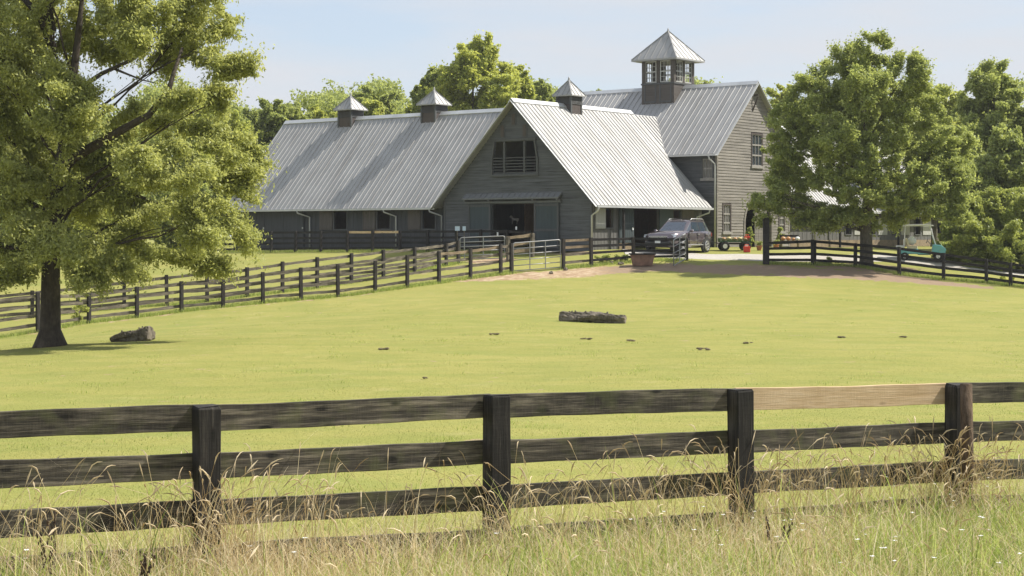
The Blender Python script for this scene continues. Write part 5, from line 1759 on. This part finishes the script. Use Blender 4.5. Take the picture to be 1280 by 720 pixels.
def flowers():
    r = np.random.default_rng(19); m = MB()
    for i in range(170):
        t = r.uniform(3, 12.5) if r.random() < .75 else r.uniform(-3, 12); s = r.uniform(.0, 4.2)
        x = fp0.x + fd.x * t + fn.x * s; y = fp0.y + fd.y * t + fn.y * s
        if abs(x / y) > .33: continue
        z = g1(x, y) + r.uniform(.25, .5)
        for k in range(5):
            a = 2 * PI * k / 5 + r.uniform(-.3, .3); R = r.uniform(.006, .013)
            m.obox((x + math.cos(a) * R, y + math.sin(a) * R, z), (math.cos(a) * R * .8, math.sin(a) * R * .8, .002), (-math.sin(a) * R * .45, math.cos(a) * R * .45, 0), (0, 0, .001))
    setting(m.build('white_flowers', M['petal'], None), 'stuff')


flowers()

# dead dark weeds standing in the grass on the left
for i, (t, s, H) in enumerate(((-1.75, 1.0, .62), (-1.35, .9, .72), (-.9, 1.3, .5), (-.15, .35, .62), (4.2, 1.6, .45))):
    x = fp0.x + fd.x * t + fn.x * s; y = fp0.y + fd.y * t + fn.y * s; z = g1(x, y); rr = random.Random(i + 50)
    o = thing('dead_weed', ('crooked dark dead weed nearest the left picture edge', 'tall dark dead weed with clustered heads at the lower left', 'short dark dead weed in front of the left near post',
                            'dark dock weed leaning on the left near post', 'small dark dead weed below the middle of the near fence')[i], 'weed', (x, y, z))
    for b in range(3):
        st = MB(); hd = MB()
        d = Vector((rr.uniform(-.35, .35), rr.uniform(-.2, .2), 1)) * H * rr.uniform(.7, 1)
        pts = limb_path((0, 0, 0), d, rr, .08, 6); st.tube(pts, [.006, .005, .005, .004, .003, .002], 5)
        for k in range(16):
            u = .55 + .45 * k / 15; p_ = Vector(pts[0]).lerp(Vector(pts[-1]), u) + Vector((rr.uniform(-1, 1), rr.uniform(-1, 1), 0)) * .015
            hd.ball(p_, (rr.uniform(.004, .010), .006, rr.uniform(.012, .018)), 6, 4, .4, seed=k)
        st.build('stem', M['weed'], o); hd.build('seed_cluster', M['weed'], o)


# short turf beyond the fence
def reg_turf(r, n):
    Y = 13.5 + (66 - 13.5) * r.random(n) ** 1.9
    X = r.uniform(-.33, .33, n) * Y
    k = side(X, Y) < -.1
    return X[k], Y[k]


me, _ = blades('turf', 330000, reg_turf, .018, .052, .008, M['turf'], 5, 1, .9)
setting(link(me, 'turf', M['turf']), 'stuff')


def reg_tufts(r, n):
    c = 420
    Yc = 14 + 70 * r.random(c) ** 1.1; Xc = r.uniform(-.34, .34, c) * Yc
    k = r.integers(0, c, n); X = Xc[k] + r.normal(0, .16, n); Y = Yc[k] + r.normal(0, .30, n)
    m_ = (side(X, Y) < -.2) & (Y < 84)
    return X[m_], Y[m_]


me, _ = blades('grass_tufts', 16000, reg_tufts, .03, .10, .012, M['turf'], 6, 2, .8)
setting(link(me, 'grass_tufts', M['greenblade']), 'stuff')


# uncut grass at the feet of the field fences
def reg_line(pts, wd):
    def f(r, n):
        seg = r.integers(0, len(pts) - 1, n); t = r.random(n)
        A = np.array([((a - 640) / F * y, y) for a, _, y in pts])
        p0 = A[seg]; p1 = A[seg + 1]; q = p0 + (p1 - p0) * t[:, None]
        return q[:, 0] + r.normal(0, wd, n), q[:, 1] + r.normal(0, wd, n)
    return f


for i, (pts, n) in enumerate(((F1, 16000), (F2, 9000), (F4, 9000), (F5, 4000), (F3, 6000))):
    me, _ = blades('fence_grass', n, reg_line(pts, .16), .06, .26, .018, M['greenblade'], 30 + i, 2, .7)
    setting(link(me, 'fence_grass', M['greenblade']), 'stuff')

# ------------------------------------------------------------------ summer haze
hm = bpy.data.materials.new('haze air'); hm.use_nodes = True; hm.node_tree.nodes.clear(); hn = N(hm.node_tree)
pv = hn('ShaderNodeVolumePrincipled', {'Color': (.93, .96, 1, 1), 'Density': HAZE, 'Anisotropy': .2})
hn('ShaderNodeOutputMaterial', {'Volume': pv.outputs[0]})
o = MB().box(-3100, 3100, -320, 4100, FARZ - 6, 26).build('haze', hm); setting(o, 'stuff')

# ------------------------------------------------------------------ light, sky, camera
AZ = math.radians(16); EL = math.radians(48)
sd = Vector((math.cos(EL) * math.cos(AZ), math.cos(EL) * math.sin(AZ), math.sin(EL)))
L = bpy.data.lights.new('sun', 'SUN'); L.energy = 4.5; L.angle = math.radians(.5); L.color = (1, .94, .84)
lo = bpy.data.objects.new('sun', L); COL.objects.link(lo); lo.location = (30, 20, 60)
lo.rotation_euler = sd.to_track_quat('Z', 'Y').to_euler()

W = bpy.data.worlds.new('World'); S.world = W; W.use_nodes = True
nt = W.node_tree; nt.nodes.clear(); n = N(nt)
sky = n('ShaderNodeTexSky', sky_type='NISHITA', sun_disc=False, sun_elevation=EL, sun_rotation=math.radians(90) - AZ, air_density=1.0, dust_density=.6, ozone_density=1.0)
tc = n('ShaderNodeTexCoord')
mp = n('ShaderNodeMapping', {'Vector': tc.outputs['Generated'], 'Scale': (2.6, 2.6, 15.0), 'Rotation': (.05, .08, .3)})
f = noise(n, mp.outputs[0], 1.7, 6, .55)
cl = n.ramp(f, [(.36, (.15,) * 3), (.64, (1.0,) * 3)])
col = n.mix(.72, sky.outputs[0], (2.3, 2.66, 3.25))
col = n.mix(cl, col, (3.3, 3.45, 3.7))
bg = n('ShaderNodeBackground', {'Color': col, 'Strength': .13})
n('ShaderNodeOutputWorld', {'Surface': bg.outputs[0]})

cam = bpy.data.cameras.new('camera'); cam.lens = 36 * F / 1280; cam.sensor_width = 36; cam.shift_y = -(360 - HY) / 1280
cam.clip_start = .1; cam.clip_end = 6000
co = bpy.data.objects.new('camera', cam); COL.objects.link(co); co.location = (0, 0, CZ); co.rotation_euler = (math.radians(90), 0, 0)
S.camera = co
S.view_settings.view_transform = 'Standard'; S.view_settings.look = 'None'; S.view_settings.exposure = .76; S.view_settings.gamma = 1
S.cycles.max_bounces = 8; S.cycles.transparent_max_bounces = 8; S.cycles.use_denoising = True
